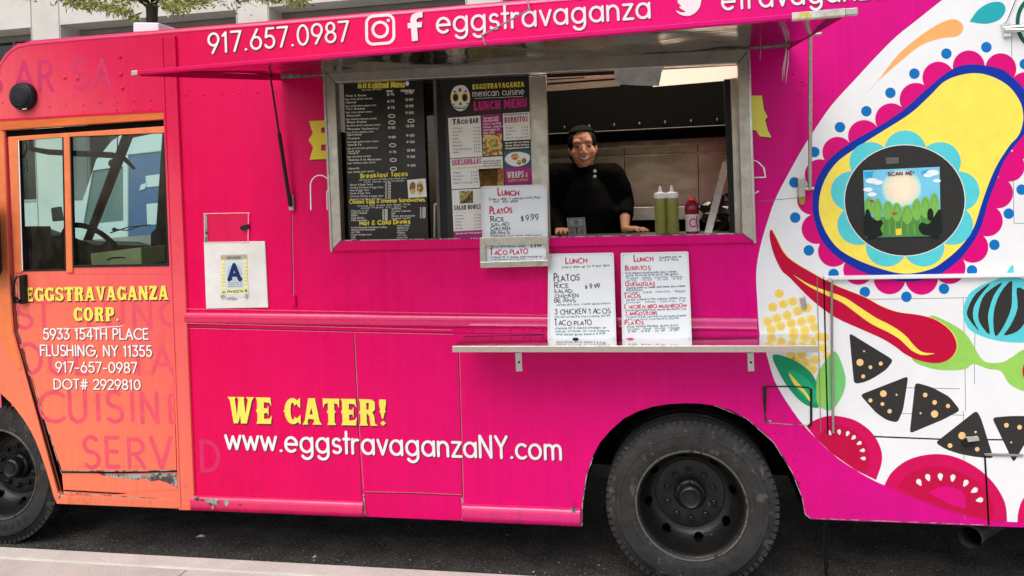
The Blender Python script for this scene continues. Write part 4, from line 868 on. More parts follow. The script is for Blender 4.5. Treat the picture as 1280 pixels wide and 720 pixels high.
seeds2 = [(1149,603,150),(1160,597,160),(1175.5,596,175),(1191,597.5,190),(1207,604,210),(1218,613,240),(1224.5,625,260)]
decal('tomato_slice_mural', [([t1, t2, t3], m_red2), ([t1i, t2i], m_red3), ([t2c], m_mag), ([[(lambda u, v: ((u-x)*.72+x, (v-y)*.72+y))(u, v) for u, v in seed(x, y, a)] for x, y, a in seeds]+[seed(x, y, a) for x, y, a in seeds2], C('seed_white_wrap', (.8, .8, .78)))])
corn = [(974,367),(979,380),(991,377),(966,384),(959.5,402),(971,398),(984,394),(997,389),(976,408),(989,404),(1002,402),(1014,399),(964,412),(992,415),(1006,413),(1018,409),(989,444),(1002,444),(1007,454),(1019,450),(995,452),(1012,465),(1029,435),(1034,446),(1024,421),(1009,385),(1030,422),(1016,462)]
lf1 = spl([(966,444),(990,449),(1012,464),(1022,482),(1024,505),(1020,510),(1004,504),(988,488),(975,468)], 4)
lf1i = spl([(985,463),(1004,470),(1018,486),(1021,503),(1008,499),(994,484)], 4); lf1y = spl([(986,466),(993,481),(1003,490),(1013,503),(1016,505),(1009,492),(1000,481)], 3)
lf2 = spl([(1044,439.5),(1054,460),(1057,478),(1052,496),(1040,512),(1030,511),(1021,503),(1021,472),(1030,454)], 4); lf2i = spl([(1030,456),(1033,480),(1031,500),(1029,509),(1022,503),(1022,472)], 3)
decal('corn_mural', [([ell(x, y, 6, 5.6, 16) for x, y in corn], m_corn), ([ell(x+.6, y+.6, 3.8, 3.4, 12) for x, y in corn], m_corn2), ([lf1], m_g1), ([lf1i], m_g2), ([lf1y], m_yel), ([lf2], m_g3), ([lf2i], m_green)])
# mural hardware: ledge, channel posts, fuel hatch, latches, hinges
mb = MB(); a, b = P(1029,346.5), P(1285,348); mb.box((a.x, -.030, a.z-.012), (RX-.1, 0, a.z+.008)); mb.build('drip_ledge', M['white'], truck, bevel=.004)
lines('channel_gap', [[(1029.8,345),(1032,440),(1035,543)]], M['black_matt'], 1.8, k=.004); lines('channel_gap', [[(1021.3,346),(1026,541)]], M['seam_grey'], .9, k=.004)
mb = MB(); mb.tube([P(1039.5,350,-.03), P(1040,440,-.03), P(1041.5,541,-.03)], .0065, 8); mb.tube([P(1038,350,-.0), P(1038,350,-.045)], .010, 8); mb.build('hatch_rod', M['steel'], truck, smooth=True)
mb = MB(); ribbon(mb, [(957,526),(954.5,500),(955,486),(958,483.5),(990,483),(1010,484.5),(1013.5,487),(1014,530)], 1.6, S, .005, 0); ribbon(mb, [(1014,487),(1014,531),(1011,533)], 3, S, .006, 0); mb.poly([[(953.5,484),(958.5,483.5),(957.5,515),(955.5,515)]], flat(-.012), .01)
mb.build('fuel_hatch_edge', M['black'], truck)
mb = MB(); ribbon(mb, [(956,526),(960,528.5),(980,530),(1013,532)], .8, S, .005, 0); ribbon(mb, [(956,527),(963,526)], 2, S, .005, 0); mb.build('fuel_hatch_lip', M['chip'], truck)
def slab(name, pts, Y, th, mt, par=truck, bev=.003):
    mb = MB(); mb.poly([pts], flat(Y), th); return mb.build(name, mt, par, bevel=bev)
slab('latch', [(1208,546),(1223,545),(1225,551),(1210,553)], -.03, .03, M['chrome']); slab('latch', [(1203,553),(1219,552),(1217,557.5),(1206,558)], -.018, .018, M['black'])
slab('latch', [(997,222),(1006,222),(1007,246),(999,247)], -.035, .035, M['steel_dull']); slab('latch', [(998,246),(1007,246),(1006,256),(1000,256)], -.02, .02, mat('brass', (.42, .33, .08), .4, .9, noise=.3)); 
slab('latch', [(1000,373),(1006,370),(1009,384),(1003,388)], -.02, .02, M['steel_dull'])
slab('rear_bracket', [(1230,566.5),(1280,568),(1280,571),(1231,570)], -.012, .012, M['steel'])
hm = MB(); hm.tube([P(1254,36,-.02), P(1290,33,-.04)], .017, 10); hm.tube([P(1256,38,-.03), P(1290,37,-.05)], .010, 8); hm.poly([[(1252,30),(1263,28),(1264,45),(1256,46)]], flat(-.02), .02); hm.tube([P(1256,28,-.01), P(1262,14,-.01), P(1270,-6,-.01)], .006, 6); hm.build('door_hinge', M['chrome'], truck, smooth=True)
# ---------------- serving window
fr_o = [(403.5,88),(936.5,61),(944.5,303.5),(413.6,314.5)]
fi = [(419,103.5),(921.5,79),(928,292),(427,300.5)]
for nm, q in (('frame_head', [fr_o[0], fr_o[1], fi[1], fi[0]]), ('frame_jamb', [fr_o[1], fr_o[2], fi[2], fi[1]]), ('frame_jamb', [fr_o[3], fr_o[0], fi[0], fi[3]])):
    pass
sw_mb = MB(); sw_mb.poly([[fr_o[0], fr_o[1], fi[1], fi[0]]], flat(-.030), .06)
sw = sw_mb.build('serving_window', M['steel_dull'], truck, bevel=.003)
slab('jamb', [(936.9,61.5), fr_o[2], (928,292), (921.9,79.5)], -.028, .06, M['steel_dull'], sw); slab('jamb', [(413.4,314), (403.7,88.8), (418.8,104), (426.6,300)], -.028, .06, M['steel_dull'], sw)
slab('jamb_trim', [(934,62),(937.5,62),(945.5,304),(942,304)], -.034, .03, M['steel_bright'], sw); slab('jamb_trim', [(403,90),(406,90),(415.6,314.5),(412.6,315)], -.034, .03, M['steel_dull'], sw)
slab('sill', [(427,300.8),(928,292.3),(943.5,303),(413.8,314)], -.026, .06, M['box_paint'], sw)
mb = MB(); ribbon(mb, [(427,300.6),(928,292.1)], 1.2, flat(-.027), .001, 0); mb.build('sill_edge', M['chip'], sw)
mb = MB(); ribbon(mb, [(404,88),(419,104)], .7, flat(-.031), .0008, 0); ribbon(mb, [(936.5,61.5),(921.5,79)], .7, flat(-.031), .0008, 0); ribbon(mb, [(928,292),(944,303.5)], .7, flat(-.031), .0008, 0); mb.build('mitre_joint', M['black'], sw)
# sliding glass, mullions
slab('mullion', [(661,95),(682.5,94),(688,298),(667,298)], .012, .03, M['steel_dull'], sw)
slab('mullion', [(545,100),(556,99.5),(562,300),(551,300)], .030, .03, M['black'], sw)
slab('mullion_edge', [(541,100),(545,100),(551,300),(547,300)], .026, .03, M['int_grey'], sw)
mb = MB(); mb.poly([[(419,103),(545,97),(551,300),(426,302)]], flat(.062), 0); mb.build('glass_pane', M['serv_glass'], sw)
mb = MB(); mb.poly([[(552,97),(664,92),(670,298),(558,300)]], flat(.055), 0); mb.build('glass_pane', M['serv_glass'], sw)
slab('inner_jamb', [(905,99),(922,98),(928,293),(913,293)], .09, .05, M['black'], sw); slab('inner_jamb', [(913,98),(922,97),(928,293),(919,292)], .06, .03, M['steel_dull'], sw)
mb = MB(); ribbon(mb, [(543,301),(543,255),(570,254)], 2.2, flat(.09), 0, 0, round_=False); mb.build('inside_rail', M['steel_bright'], sw)
# sign holder tray below the window
th_ = MB(); th_.poly([[(599.5,297),(684,294.5),(684.3,305),(600,307)]], flat(-.105), .006)
tray = th_.build('sign_tray', M['steel_bright'], truck, bevel=.002)
slab('tray_bottom', [(600,327.5),(685,325),(685.5,332.5),(600.5,335)], -.105, .09, M['steel_bright'], tray, .002)
slab('tray_side', [(599.5,297),(606.5,297),(607,330),(600.3,334)], -.100, .09, M['steel_bright'], tray, .002)
slab('tray_side', [(681.5,296),(685.5,295),(686.5,331),(683,331)], -.100, .09, M['steel_bright'], tray, .002)
slab('tray_back', [(607,299),(683,297),(684,331),(607,333)], -.010, .006, M['steel_dull'], tray, .002)
# ---------------- awning
A0, A1 = P(352,97), P(987,57)
B0, B1 = P(176,90.5,-1.1), P(1056,15,-1.1)
mb = MB(); nx, ny = 44, 14; vs = []
for j in range(ny+1):
    for i in range(nx+1):
        s_, t_ = i/nx, j/ny
        p = A0.lerp(A1, s_).lerp(B0.lerp(B1, s_), t_)
        z = .012*math.sin(s_*9+1)*math.sin(t_*3.1)+.008*math.sin(s_*23+t_*4)*math.sin(t_*3.1)+.004*math.sin(s_*51+t_*9)
        z += -.03*math.sin(s_*3.14)*t_*0 
        vs.append((p.x, p.y, p.z+z*(1 if 0 < j < ny else 0)))
q = [(j*(nx+1)+i, j*(nx+1)+i+1, (j+1)*(nx+1)+i+1, (j+1)*(nx+1)+i) for j in range(ny) for i in range(nx)]
mb.add(vs, q, 0)
up_ = [(x, y, z+.006) for x, y, z in vs]
mb.add(up_, [tuple(reversed(f)) for f in q], 1)
aw = mb.build('awning', [M['steel_wavy'], M['box_paint']], truck, smooth=True)
def bar(p, q_, h, d, name, mt, par, up_z=-.002, bev=.003):
    mb = MB(); p, q_ = Vector(p), Vector(q_)
    v = []
    for c in (p, q_):
        for dy in (-d/2, d/2):
            for dz in (-h/2, h/2): v.append((c.x, c.y+dy, c.z+dz+up_z))
    mb.add(v, [(0,2,3,1),(4,5,7,6),(0,1,5,4),(2,6,7,3),(0,4,6,2),(1,3,7,5)]); return mb.build(name, mt, par, bevel=bev)
dl = (B1-B0)
bar(B0-dl*.003, B0+dl*.935, .019, .03, 'front_lip', M['box_paint'], aw); bar(B0+dl*.9352, B0+dl*1.0, .028, .032, 'front_lip', mat('worn_tape', (.62, .60, .55), .5, noise=.4, nscale=30, wear=((.60, .48, .05), 24, .52)), aw)
bar(B0-dl*.014, B0-dl*.0032, .022, .022, 'end_stub', M['steel_dull'], aw); bar(B1+dl*.0003, B1+dl*.015, .026, .026, 'end_stub', M['steel_dull'], aw)
bar(A0, B0, .03, .01, 'side_edge', M['box_paint'], aw); bar(A1, B1, .03, .01, 'side_edge', M['box_paint'], aw)
mb = MB(); mb.tube([A0+Vector((0,-.012,0)), A1+Vector((0,-.012,0))], .010, 10)
for i in range(60): 
    c = A0.lerp(A1, (i+.5)/60); mb.tube([c+Vector((-.012,-.012,0)), c+Vector((.012,-.012,0))], .0125, 8)
mb.build('piano_hinge', mat('dull_hinge', (.20, .17, .16), .5, .8, noise=.4, nscale=30), aw)
lp0 = B0.lerp(B1, .14)
mb = MB(); c0 = B0+dl*.53; mb.tube([c0+Vector((0,-.018,.02)), c0+Vector((.004,-.02,.0)), c0+Vector((.01,-.018,-.012))], .003, 6); mb.tube([c0+Vector((-.01,.0,.03)), P(662,12,-.05), P(658,-6,-.02)], .004, 6); mb.build('awning_cord', mat('grey_cord', (.3, .28, .28), .7), aw)
# struts
mb = MB(); a, b = P(338,96,-.10), P(363,258,-.03); mid = a.lerp(b, .43)
mb.tube([a, mid], .006, 8); mb.tube([mid, b], .011, 10); mb.ball(a, .013); mb.build('gas_strut', M['black'], truck, smooth=True)
slab('strut_bracket', [(359,243),(366,243),(367,263),(361,263)], -.022, .022, M['steel_dull'])
mb = MB(); a, b = P(1013,44,-.30), P(1012.5,236,-.03); mb.tube([a, b], .0095, 10); mb.tube([a+Vector((-.02,0,0)), a+Vector((.05,0,0.004))], .008, 8); mb.tube([b+Vector((-.03,.01,0)), b+Vector((.02,0,0))], .011, 8); mb.build('support_rod', M['steel'], truck, smooth=True)
slab('strut_bracket', [(364,369),(369,369),(369.5,383),(365,383)], -.015, .015, M['box_paint'])
# ---------------- folding shelf
zb = P(700,418.3).z; s0, s1 = P(582,417).x, P(1015.5,419.5).x
f0, f1 = P(566.5,433,-.36), P(1022,432.5,-.36)
mb = MB()
v = [(s0, 0.0, zb), (s1, 0.0, zb), (f1.x, f1.y, f1.z), (f0.x, f0.y, f0.z)]
mb.add(v+[(a_, b_, c_-.012) for a_, b_, c_ in v], [(0,1,2,3),(7,6,5,4),(0,4,5,1),(1,5,6,2),(2,6,7,3),(3,7,4,0)])
shelf = mb.build('shelf', M['steel_mirror'], truck)
bar(f0-Vector((.004,0,0)), f1+Vector((.004,0,0)), .032, .012, 'shelf_lip', mat('pale_brushed_lip', (.72, .66, .60), .35, .9, noise=.2, nscale=20), shelf, up_z=-.013, bev=.002)
for u in (648, 938):
    mb = MB(); mb.poly([[(u-4,441),(u+4,440.7),(u+5,464),(u-3,464.5)]], flat(-.30), .012); b_ = mb.build('bracket', M['steel_bright'], shelf, bevel=.002)
    mb = MB(); mb.lathe([(.006, 0), (.006, -.002), (0, -.002)], P(u+.7, 453, -.3015), 'Y', 10); mb.build('bolt', M['black'], b_)
# ---------------- permit holder and grade plate (fixed to the body)
mb = MB(); mb.poly([[(255,267.5),(311,266.5),(310.5,303),(255,303)]], flat(-.012), 0); ph = mb.build('permit_holder', M['acrylic'], truck)
mb = MB()
for s in ([(254,267),(312,266)], [(310.5,266),(310,303)], [(254,303),(311,302.5)], [(255.5,267),(256,303)]): ribbon(mb, s, .9, flat(-.0125), .001, 0, round_=False)
mb.build('holder_edge', C('pink_white_edge', (.75, .45, .5)), ph)
mb = MB(); ribbon(mb, [(256.5,268),(257.5,302)], 4, flat(-.004), .001, 0, round_=False); mb.build('holder_edge', M['chip'], ph)
slab('holder_clip', [(299,283),(310,280),(311,286),(301,288)], -.02, .012, M['black'], ph)
gp = slab('grade_plate', [(254.5,302.5),(331,301.5),(335,384.5),(257.5,386)], -.010, .010, mat('chipped_white_plate', (.74, .72, .69), .5, noise=.15, nscale=8, wear=((.3, .22, .16), 16, .66)))
# ---------------- kitchen inside
KX0, KX1 = -2.72, 1.05
mb = MB(); zt = 3.12
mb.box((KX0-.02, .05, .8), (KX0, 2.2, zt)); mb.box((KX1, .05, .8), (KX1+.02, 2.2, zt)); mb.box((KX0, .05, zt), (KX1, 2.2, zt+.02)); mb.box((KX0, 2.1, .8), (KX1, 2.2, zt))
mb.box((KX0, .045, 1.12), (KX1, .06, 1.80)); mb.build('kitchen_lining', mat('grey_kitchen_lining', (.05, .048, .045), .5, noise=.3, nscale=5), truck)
kb = slab('kitchen_back_wall', [(560,178),(960,150),(960,290),(560,300)], 1.75, .03, mat('dull_kitchen_steel', (.66, .57, .47), .36, .4, noise=.28, nscale=5, nstretch=(1, 1, 2.5), bump=.1, bscale=6), truck, 0)
slab('wall_ledge', [(560,187),(940,169),(940,177),(560,195)], 1.70, .05, M['steel_dull'], kb); slab('wall_ledge', [(560,202),(940,187),(940,190),(560,205)], 1.72, .03, M['steel_dull'], kb)
lines('wall_seam', [[(872,172),(874,275)], [(780,180),(783,275)]], M['black'], .9, Y=1.745)
hz = P(800, 166, 1.0)
mb = MB(); mb.box((KX0, 1.0, hz.z+.04), (KX1-.02, 1.03, zt-.01)); mb.box((KX0, 1.0, hz.z+.0), (KX1-.02, 1.74, hz.z+.04)); hood = mb.build('range_hood', M['black_matt'], truck)
mb = MB(); mb.tube([(KX0, .99, hz.z+.02), (KX1-.02, .99, hz.z+.02)], .006, 8)
for i in range(22):
    u = KX0+.1+i*.165; mb.ball((u, .985, hz.z+.055), (.010, .010, .018), n=8, m_=5)
mb.build('hood_rail', mat('dark_steel', (.10, .095, .09), .35, .9), hood, smooth=True)
slab('griddle_front', [(600,262),(905,257),(906,274),(600,279)], 1.10, .6, M['steel_dull'], truck, .004)
slab('griddle_base', [(600,281),(905,276),(905,330),(600,335)], 1.14, .5, M['black_matt'], truck, 0)
cz = P(800, 294.5, .05).z
mb = MB(); mb.box((KX0+.3, .066, cz-.03), (KX1-.1, .42, cz)); mb.build('serving_counter', M['steel'], truck, bevel=.003)
lf = MB(); lf.poly([[(816,88),(922,82),(921,99),(816,108)]], flat(.10), .02); lf_ = lf.build('light_strip', mat('cream_lit_panel', (1.0, .90, .68), .5, emis=.6), truck)
slab('light_strip_housing', [(681,97.5),(775,93),(775,107),(681,114)], .10, .02, mat('cream_housing', (.62, .52, .36), .5, noise=.35, nscale=14, nstretch=(.3,1,1), emis=0), truck)
mb = MB(); ribbon(mb, [(684,105),(768,99)], 2.2, flat(.098), .001, 0); ribbon(mb, [(684,99.5),(730,97)], 1.4, flat(.098), .001, 0); mb.build('housing_slot', M['black'], truck)
mb = MB(); mb.poly([spl([(772,84),(826,83),(827,90),(824,104),(820,107),(775,105),(771,102)], 3)], flat(-.02), .012); mb.build('plastic_cover', mat('hazy_plastic', (.55, .54, .52), .3, noise=.4, nscale=16, bump=.6, bscale=12), truck)
li = bpy.data.lights.new('kitchen_fill', 'AREA'); li.energy = 14; li.color = (1, .86, .66); li.shape = 'RECTANGLE'; li.size = 1.6; li.size_y = .2  # unseen area light, added to brighten the cook and the back wall
lo = bpy.data.objects.new('kitchen_fill', li); COL.objects.link(lo); lo.location = Vector((-.1, .55, 3.08))-Vector(TR); lo.parent = truck
# ---------------- inside the cab
ws = MB(); ws.add([(XB+.0, .06, ZBt), (XB, 2.2, ZBt), (XT, 2.2, ZT), (XT, .06, ZT)], [(0,1,2,3)]); ws.build('windscreen', M['ws_glass'], truck)
mb = MB(); mb.poly([[(103,301),(163,172),(206,163),(201,292)]], flat(2.262), 0); mb.build('far_window_pane', M['ws_glass'], truck)
mb = MB(); mb.tube([P(97,333,2.2), P(159,165,2.2)], .032, 8); mb.tube([P(107,300,2.22), P(168,163,2.22)], .012, 6); mb.build('far_pillar', M['black_matt'], truck)
mb = MB(); mb.poly([[(204,150),(214,150),(214,330),(192,330)]], flat(1.75), .06); mb.build('cab_rear_post', M['int_dark'], truck)
mb = MB(); mb.poly([[(90,303),(215,291),(225,345),(60,345)]], flat(2.20), .04); mb.build('far_door_trim', mat('mid_grey_trim', (.55, .52, .48), .6, noise=.3, nscale=6), truck)
mb = MB(); mb.box((XT+.02, .06, 3.02), (-2.88, 2.2, 3.06)); mb.box((-2.885, .06, .8), (-2.875, 2.2, 3.06)); mb.build('cab_lining', mat('pale_cab_lining', (.40, .39, .37), .8), truck)
mb = MB()
d0, d1 = P(26,279,.30), P(84,278,1.2)
prof = [(XB+.02, 1.66), (-4.95, 1.97), (-4.72, 2.0), (-4.58, 1.95), (-4.55, 1.55), (-4.62, 1.2)]
v = [(x, y, z) for y, kz in ((.10, 1), (.5, 1), (1.15, 1), (1.45, .87), (2.2, .80)) for x, z in [(px_, 1.2+(pz_-1.2)*kz) for px_, pz_ in prof]]; n = len(prof)
mb.add(v, [(i*n+j, i*n+j+1, (i+1)*n+j+1, (i+1)*n+j) for i in range(4) for j in range(n-1)])
mb.add([v[j] for j in range(n)], [tuple(range(n))])
mb.build('dashboard', mat('charcoal_dash', (.11, .105, .10), .6, spec=.2, noise=.3, nscale=8), truck)
slab('dash_panel', [(30,283),(57,283),(59,324),(31,325)], .42, .05, M['int_grey'], truck, .006)
# steering wheel facing back, spokes and column
c = P(119, 315, .62); ax = Vector((.80, 0, .60)); e1 = Vector((0, 1, 0)); e2 = ax.cross(e1).normalized()
mb = MB(); rr = .24; mb.tube([c+(e1*math.cos(2*math.pi*i/36)+e2*math.sin(2*math.pi*i/36))*rr for i in range(36)], .019, 8, closed=True)
for an in (20, 160, 270): mb.tube([c-ax*.03, c+(e1*math.cos(R(an))+e2*math.sin(R(an)))*rr], [.022, .014], 6)
mb.ball(c-ax*.03, (.06, .06, .05)); mb.tube([c-ax*.03, c-ax*.6], .04, 8)
mb.build('steering_wheel', M['black_matt'], truck, smooth=True)
mb = MB(); mb.tube([P(38,165,.9), P(38,186,.9), P(60,190,1.1), P(140,194,1.6), P(155,198,1.7), P(168,211,1.8)], [.010, .020, .022, .026, .022, .012], 8); mb.build('visor_arm', M['black'], truck, smooth=True)
mb = MB(); mb.tube([P(30,168,.5), P(34,185,.5), P(27,200,.5), P(28,212,.5), P(35,208,.5), P(34,215,.5)], .004, 6); mb.tube([P(36,165,.5), P(38,180,.5), P(30,196,.5)], .004, 6); mb.build('loose_wire', M['black'], truck)
mb = MB(); mb.tube([P(138,291,2.3), P(160,284,2.3), P(188,281,2.3)], .006, 6); mb.tube([P(140,286,2.3), P(158,288,2.3), P(175,283,2.3)], .006, 6); mb.ball(P(143,287,2.3), .02); mb.build('wiper', M['black'], truck)
slab('mirror_outside', [(63,260),(73,258),(76,276),(65,277)], 2.5, .05, M['black'], truck, .01)
st = MB(); st.poly([[(186,290),(215,270),(222,350),(186,350)]], flat(.9), .5); st.build('seat', M['int_dark'], truck, bevel=.03)
# ================================================================ THINGS ON AND IN THE TRUCK
def base_of(pts): 
    return sum((Vector(p) for p in pts), Vector())/len(pts)
class Paper:
    """a thing made of printed layers on one plane"""
    def __init__(s, name, outline, mp, th, mt, label, cat, group=None, dirv=Vector((0,1,0))):
        mb = MB(); s.mp = mp
        L3 = [mp(u, v) for u, v in outline]
        low = max(outline, key=lambda p: p[1]); o = mp(*low)
        mb.poly3([L3], th, 0, dirv)
        s.o = mb.build(name, mt, at=tuple(o)); tag(s.o, label, cat, group); s.at = o
    def part(s, name, fn, mats):
        mb = MB(); fn(mb); ob = mb.build(name, mats, None)
        for v in ob.data.vertices: v.co -= s.at
        ob.parent = s.o; return ob
INK = M['ink'] = mat('black_marker', (.03, .03, .04), .5); REDM = mat('red_marker', (.62, .02, .08), .5); TEALM = mat('teal_marker', (.03, .22, .26), .5)
m_ip = mat('printed_black', (.010, .010, .010), .35, noise=.2, nscale=6); m_iw = mat('printed_cream', (.85, .82, .72), .5); m_iy = mat('printed_yellow', (.80, .66, .05), .5); m_im = mat('printed_magenta', srgb(176, 10, 130), .5); m_wp = mat('printed_white', (.86, .84, .80), .45, noise=.06, nscale=9)
def food(name, cols, scale=60):
    m = bpy.data.materials.new(name); m.use_nodes = True; t = m.node_tree; b = t.nodes['Principled BSDF']; L = t.links.new
    tc = t.nodes.new('ShaderNodeTexCoord'); vo = t.nodes.new('ShaderNodeTexVoronoi'); vo.inputs['Scale'].default_value = scale; L(tc.outputs['Object'], vo.inputs['Vector'])
    sp = t.nodes.new('ShaderNodeSeparateColor'); L(vo.outputs['Color'], sp.inputs[0]); cr = t.nodes.new('ShaderNodeValToRGB'); cr.color_ramp.interpolation = 'CONSTANT'
    el = cr.color_ramp.elements; el[0].color = (*cols[0], 1); el[1].position = 1/len(cols); el[1].color = (*cols[1], 1)
    for i, c in enumerate(cols[2:], 2): e = el.new(i/len(cols)); e.color = (*c, 1)
    L(sp.outputs[0], cr.inputs[0]); L(cr.outputs[0], b.inputs['Base Color']); b.inputs['Roughness'].default_value = .4
    return m
f_taco = food('taco_photo', [(.75, .5, .12), (.45, .08, .03), (.7, .6, .2), (.12, .2, .03), (.3, .10, .04), (.8, .3, .05)], 90)
f_salad = food('salad_photo', [(.3, .4, .05), (.6, .5, .1), (.12, .18, .03), (.5, .12, .04), (.7, .6, .3)], 110)
f_ques = food('quesadilla_photo', [(.8, .45, .08), (.7, .2, .04), (.75, .6, .12), (.2, .3, .04), (.6, .08, .03)], 90)
# ---- breakfast menu behind the first pane
bp = flat(.034)
br = Paper('breakfast_menu', [(429.5,104.5),(528.5,101),(535.5,299.5),(436,301)], bp, .003, m_ip, 'tall black breakfast menu with cream and yellow print in the left window pane', 'menu')
def f(mb):
    k = .001
    western(mb, 'BRE', (447,110.5), (465,110), 6, bp, k, 1); write(mb, 'akfast Menu', (466,110), (506,108.5), 7, bp, k, .26, 1); mb.poly([ell(509,104.5,2.4,3,10)], bp, 0, 0, k)
    write(mb, 'Served all day', (452,113.3), (477,112.3), 2, bp, k, .16, 0); write(mb, 'WRAP', (483,115.3), (491,115), 2.2, bp, k, .3, 0); write(mb, 'QUESADILLA', (501,114.6), (518,114), 2.2, bp, k, .3, 0)
    rows = [('*Rise & Shine', 'Eggs, turkey, spinach, avocado', '8.75', '12.00'), ('*Denver', 'Eggs, grilled salami, peppers, ham', '8.75', '12.00'), ('*Fort Greene', 'Eggs, turkey, spinach, cheese', '8.75', '12.00'), ('*Naturals', 'Eggs, tomatoes, mushrooms, avocado', '', '9.00'), ('*Black Broker', 'Egg whites, spinach, mushrooms, tomato', '', ''),
            ('*Mexican (Authentic)', 'Eggs, chorizo, jalapeno, onion', '8.50', '12.00'), ('*Protein', 'Three eggs, grilled chicken, cheese', '9.00', '9.00'), ('*Santa Fe', 'Eggs, pico mexicano, grilled onion', '', '9.00'), ('*Tovero', 'Eggs, jack cheese, avocado', '11.75', '12.00'), ('*Huevos A la Mexicana', 'Eggs, tomatoes, onion, cilantro', '', '9.00'), ('*Kewita', 'Eggs, sausage, onion, spinach', '', '9.00')]
    ys = [122, 130.5, 138.5, 147, 155, 163.5, 175.5, 183.5, 194, 202, 213]
    for (a, b, c, d), y in zip(rows, ys):
        x = 431.5+(y-118)*.035
        write(mb, a, (x, y-1), (x+len(a)*2.0, y-1.8), 2.4, bp, k, .24, 0, track=.3); write(mb, b, (x, y+3), (x+len(b)*1.13, y+1.8), 2.0, bp, k, .17, 0)
        if c: write(mb, c, (484+(y-118)*.035, y-2.5), (492.5+(y-118)*.035, y-2.9), 2.6, bp, k, .27, 0)
        else: ribbon(mb, ell(488.5+(y-118)*.035, y-2, 4, 2, 10), 1.0, bp, k, 0, closed=True)
        if d: write(mb, d, (506+(y-118)*.035, y-4.6), (516+(y-118)*.035, y-5), 2.6, bp, k, .27, 0)
        else: ribbon(mb, ell(512.5+(y-118)*.035, y-4, 4, 2, 10), 1.0, bp, k, 0, closed=True)
    write(mb, 'eggplant, mozzarella', (434,169.5), (452,169), 2, bp, k, .17, 0); write(mb, 'chipotle, mayo', (434.5,190), (450,189.5), 2, bp, k, .17, 0)
    write(mb, 'Breakfast Tacos', (451,222.5), (509.5,219.5), 5.2, bp, k, .30, 1, track=.24); write(mb, 'served on corn tortillas with fresh pico', (449,226), (508,223.5), 1.9, bp, k, .17, 0); write(mb, 'with salsa and cheese', (455,228.5), (505,226.5), 1.9, bp, k, .17, 0)
    for i, s in enumerate(('Bacon & Eggs Tacos', 'Grilled Chicken & Egg Taco', 'Ham & Eggs Taco', 'Steak & Egg Taco', 'Chorizo Potato & eggs taco', 'Huevos a la Mexicana Taco')):
        y = 232+i*3.6; write(mb, '*'+s, (437,y), (437+len(s)*1.62,y-.8), 2.0, bp, k, .18, 0); write(mb, '3.75', (481.5,y-1.6), (488.5,y-2), 2.4, bp, k, .26, 0)
    write(mb, 'Classic Egg & cheese Sandwiches', (437,254.5), (531,251.5), 4.4, bp, k, .28, 1); write(mb, 'Choose your bread: Roll, Bagel, Wrap', (447,258.5), (513,256), 1.9, bp, k, .17, 0); write(mb, 'add meat for extra', (451,261), (508,259), 1.9, bp, k, .17, 0)
    for i, s in enumerate(('Egg on a roll', 'Egg & Cheese', 'Bacon', 'Egg Whites', 'Pork Sausage')): write(mb, '*'+s, (438.5,264.5+i*3), (438.5+len(s)*1.7,264+i*3), 2, bp, k, .18, 0)
    for i, s in enumerate(('Chorizo', 'Turkey & Bacon', 'Ham', 'Bacon and avocado', 'english muffin')): write(mb, '*'+s, (489,262+i*3), (489+len(s)*1.75,261.4+i*3), 2, bp, k, .18, 0); write(mb, '3.50', (525,261.5+i*2.8), (532,261.2+i*2.8), 2.2, bp, k, .26, 0)
    for i in range(5): write(mb, '3.50', (478,264+i*2.9), (484.5,263.7+i*2.9), 2.3, bp, k, .26, 0)
    write(mb, 'Hot & Cold Drinks', (450,281.5), (513,279), 4.8, bp, k, .30, 1)
    for i, s in enumerate(('Freshly Brewed Colombian Coffee', 'Mexican Hot Chocolate', 'Hot Teas', 'Fresh Orange Juice', 'Soda', 'Water')): write(mb, '*'+s, (438.5,285.5+i*3), (438.5+len(s)*1.45,284.8+i*3), 2, bp, k, .17, 0)
    for i, s in enumerate(('Iced coffee', 'Herbal Tea', 'Agua Fria', 'Snapple', 'Jarritos', 'Coca Cola')): write(mb, '*'+s, (496,283+i*3), (496+len(s)*1.5,282.4+i*3), 2, bp, k, .17, 0)
br.part('printing', f, [m_iw, m_iy])
def f(mb):
    mb.poly([[(509,225),(532,223),(533.5,246),(510.5,247.5)]], bp, 0, 0, .0008); mb.poly([ell(516,235,4.2,8,16)], bp, 0, 1, .0012); mb.poly([ell(525,235,4.8,8.5,16)], bp, 0, 1, .0014); ribbon(mb, ell(525,235,5,9,16), 1.6, bp, .0018, 2, closed=True)
br.part('taco_picture', f, [m_wp, f_taco, m_iw])
# ---- small papers seen beside it
Paper('notice', [(418.5,104),(429.2,103.6),(433,166),(422,164)], flat(.05), .001, M['paper'], 'narrow white notice taped in the window left of the breakfast menu', 'notice')
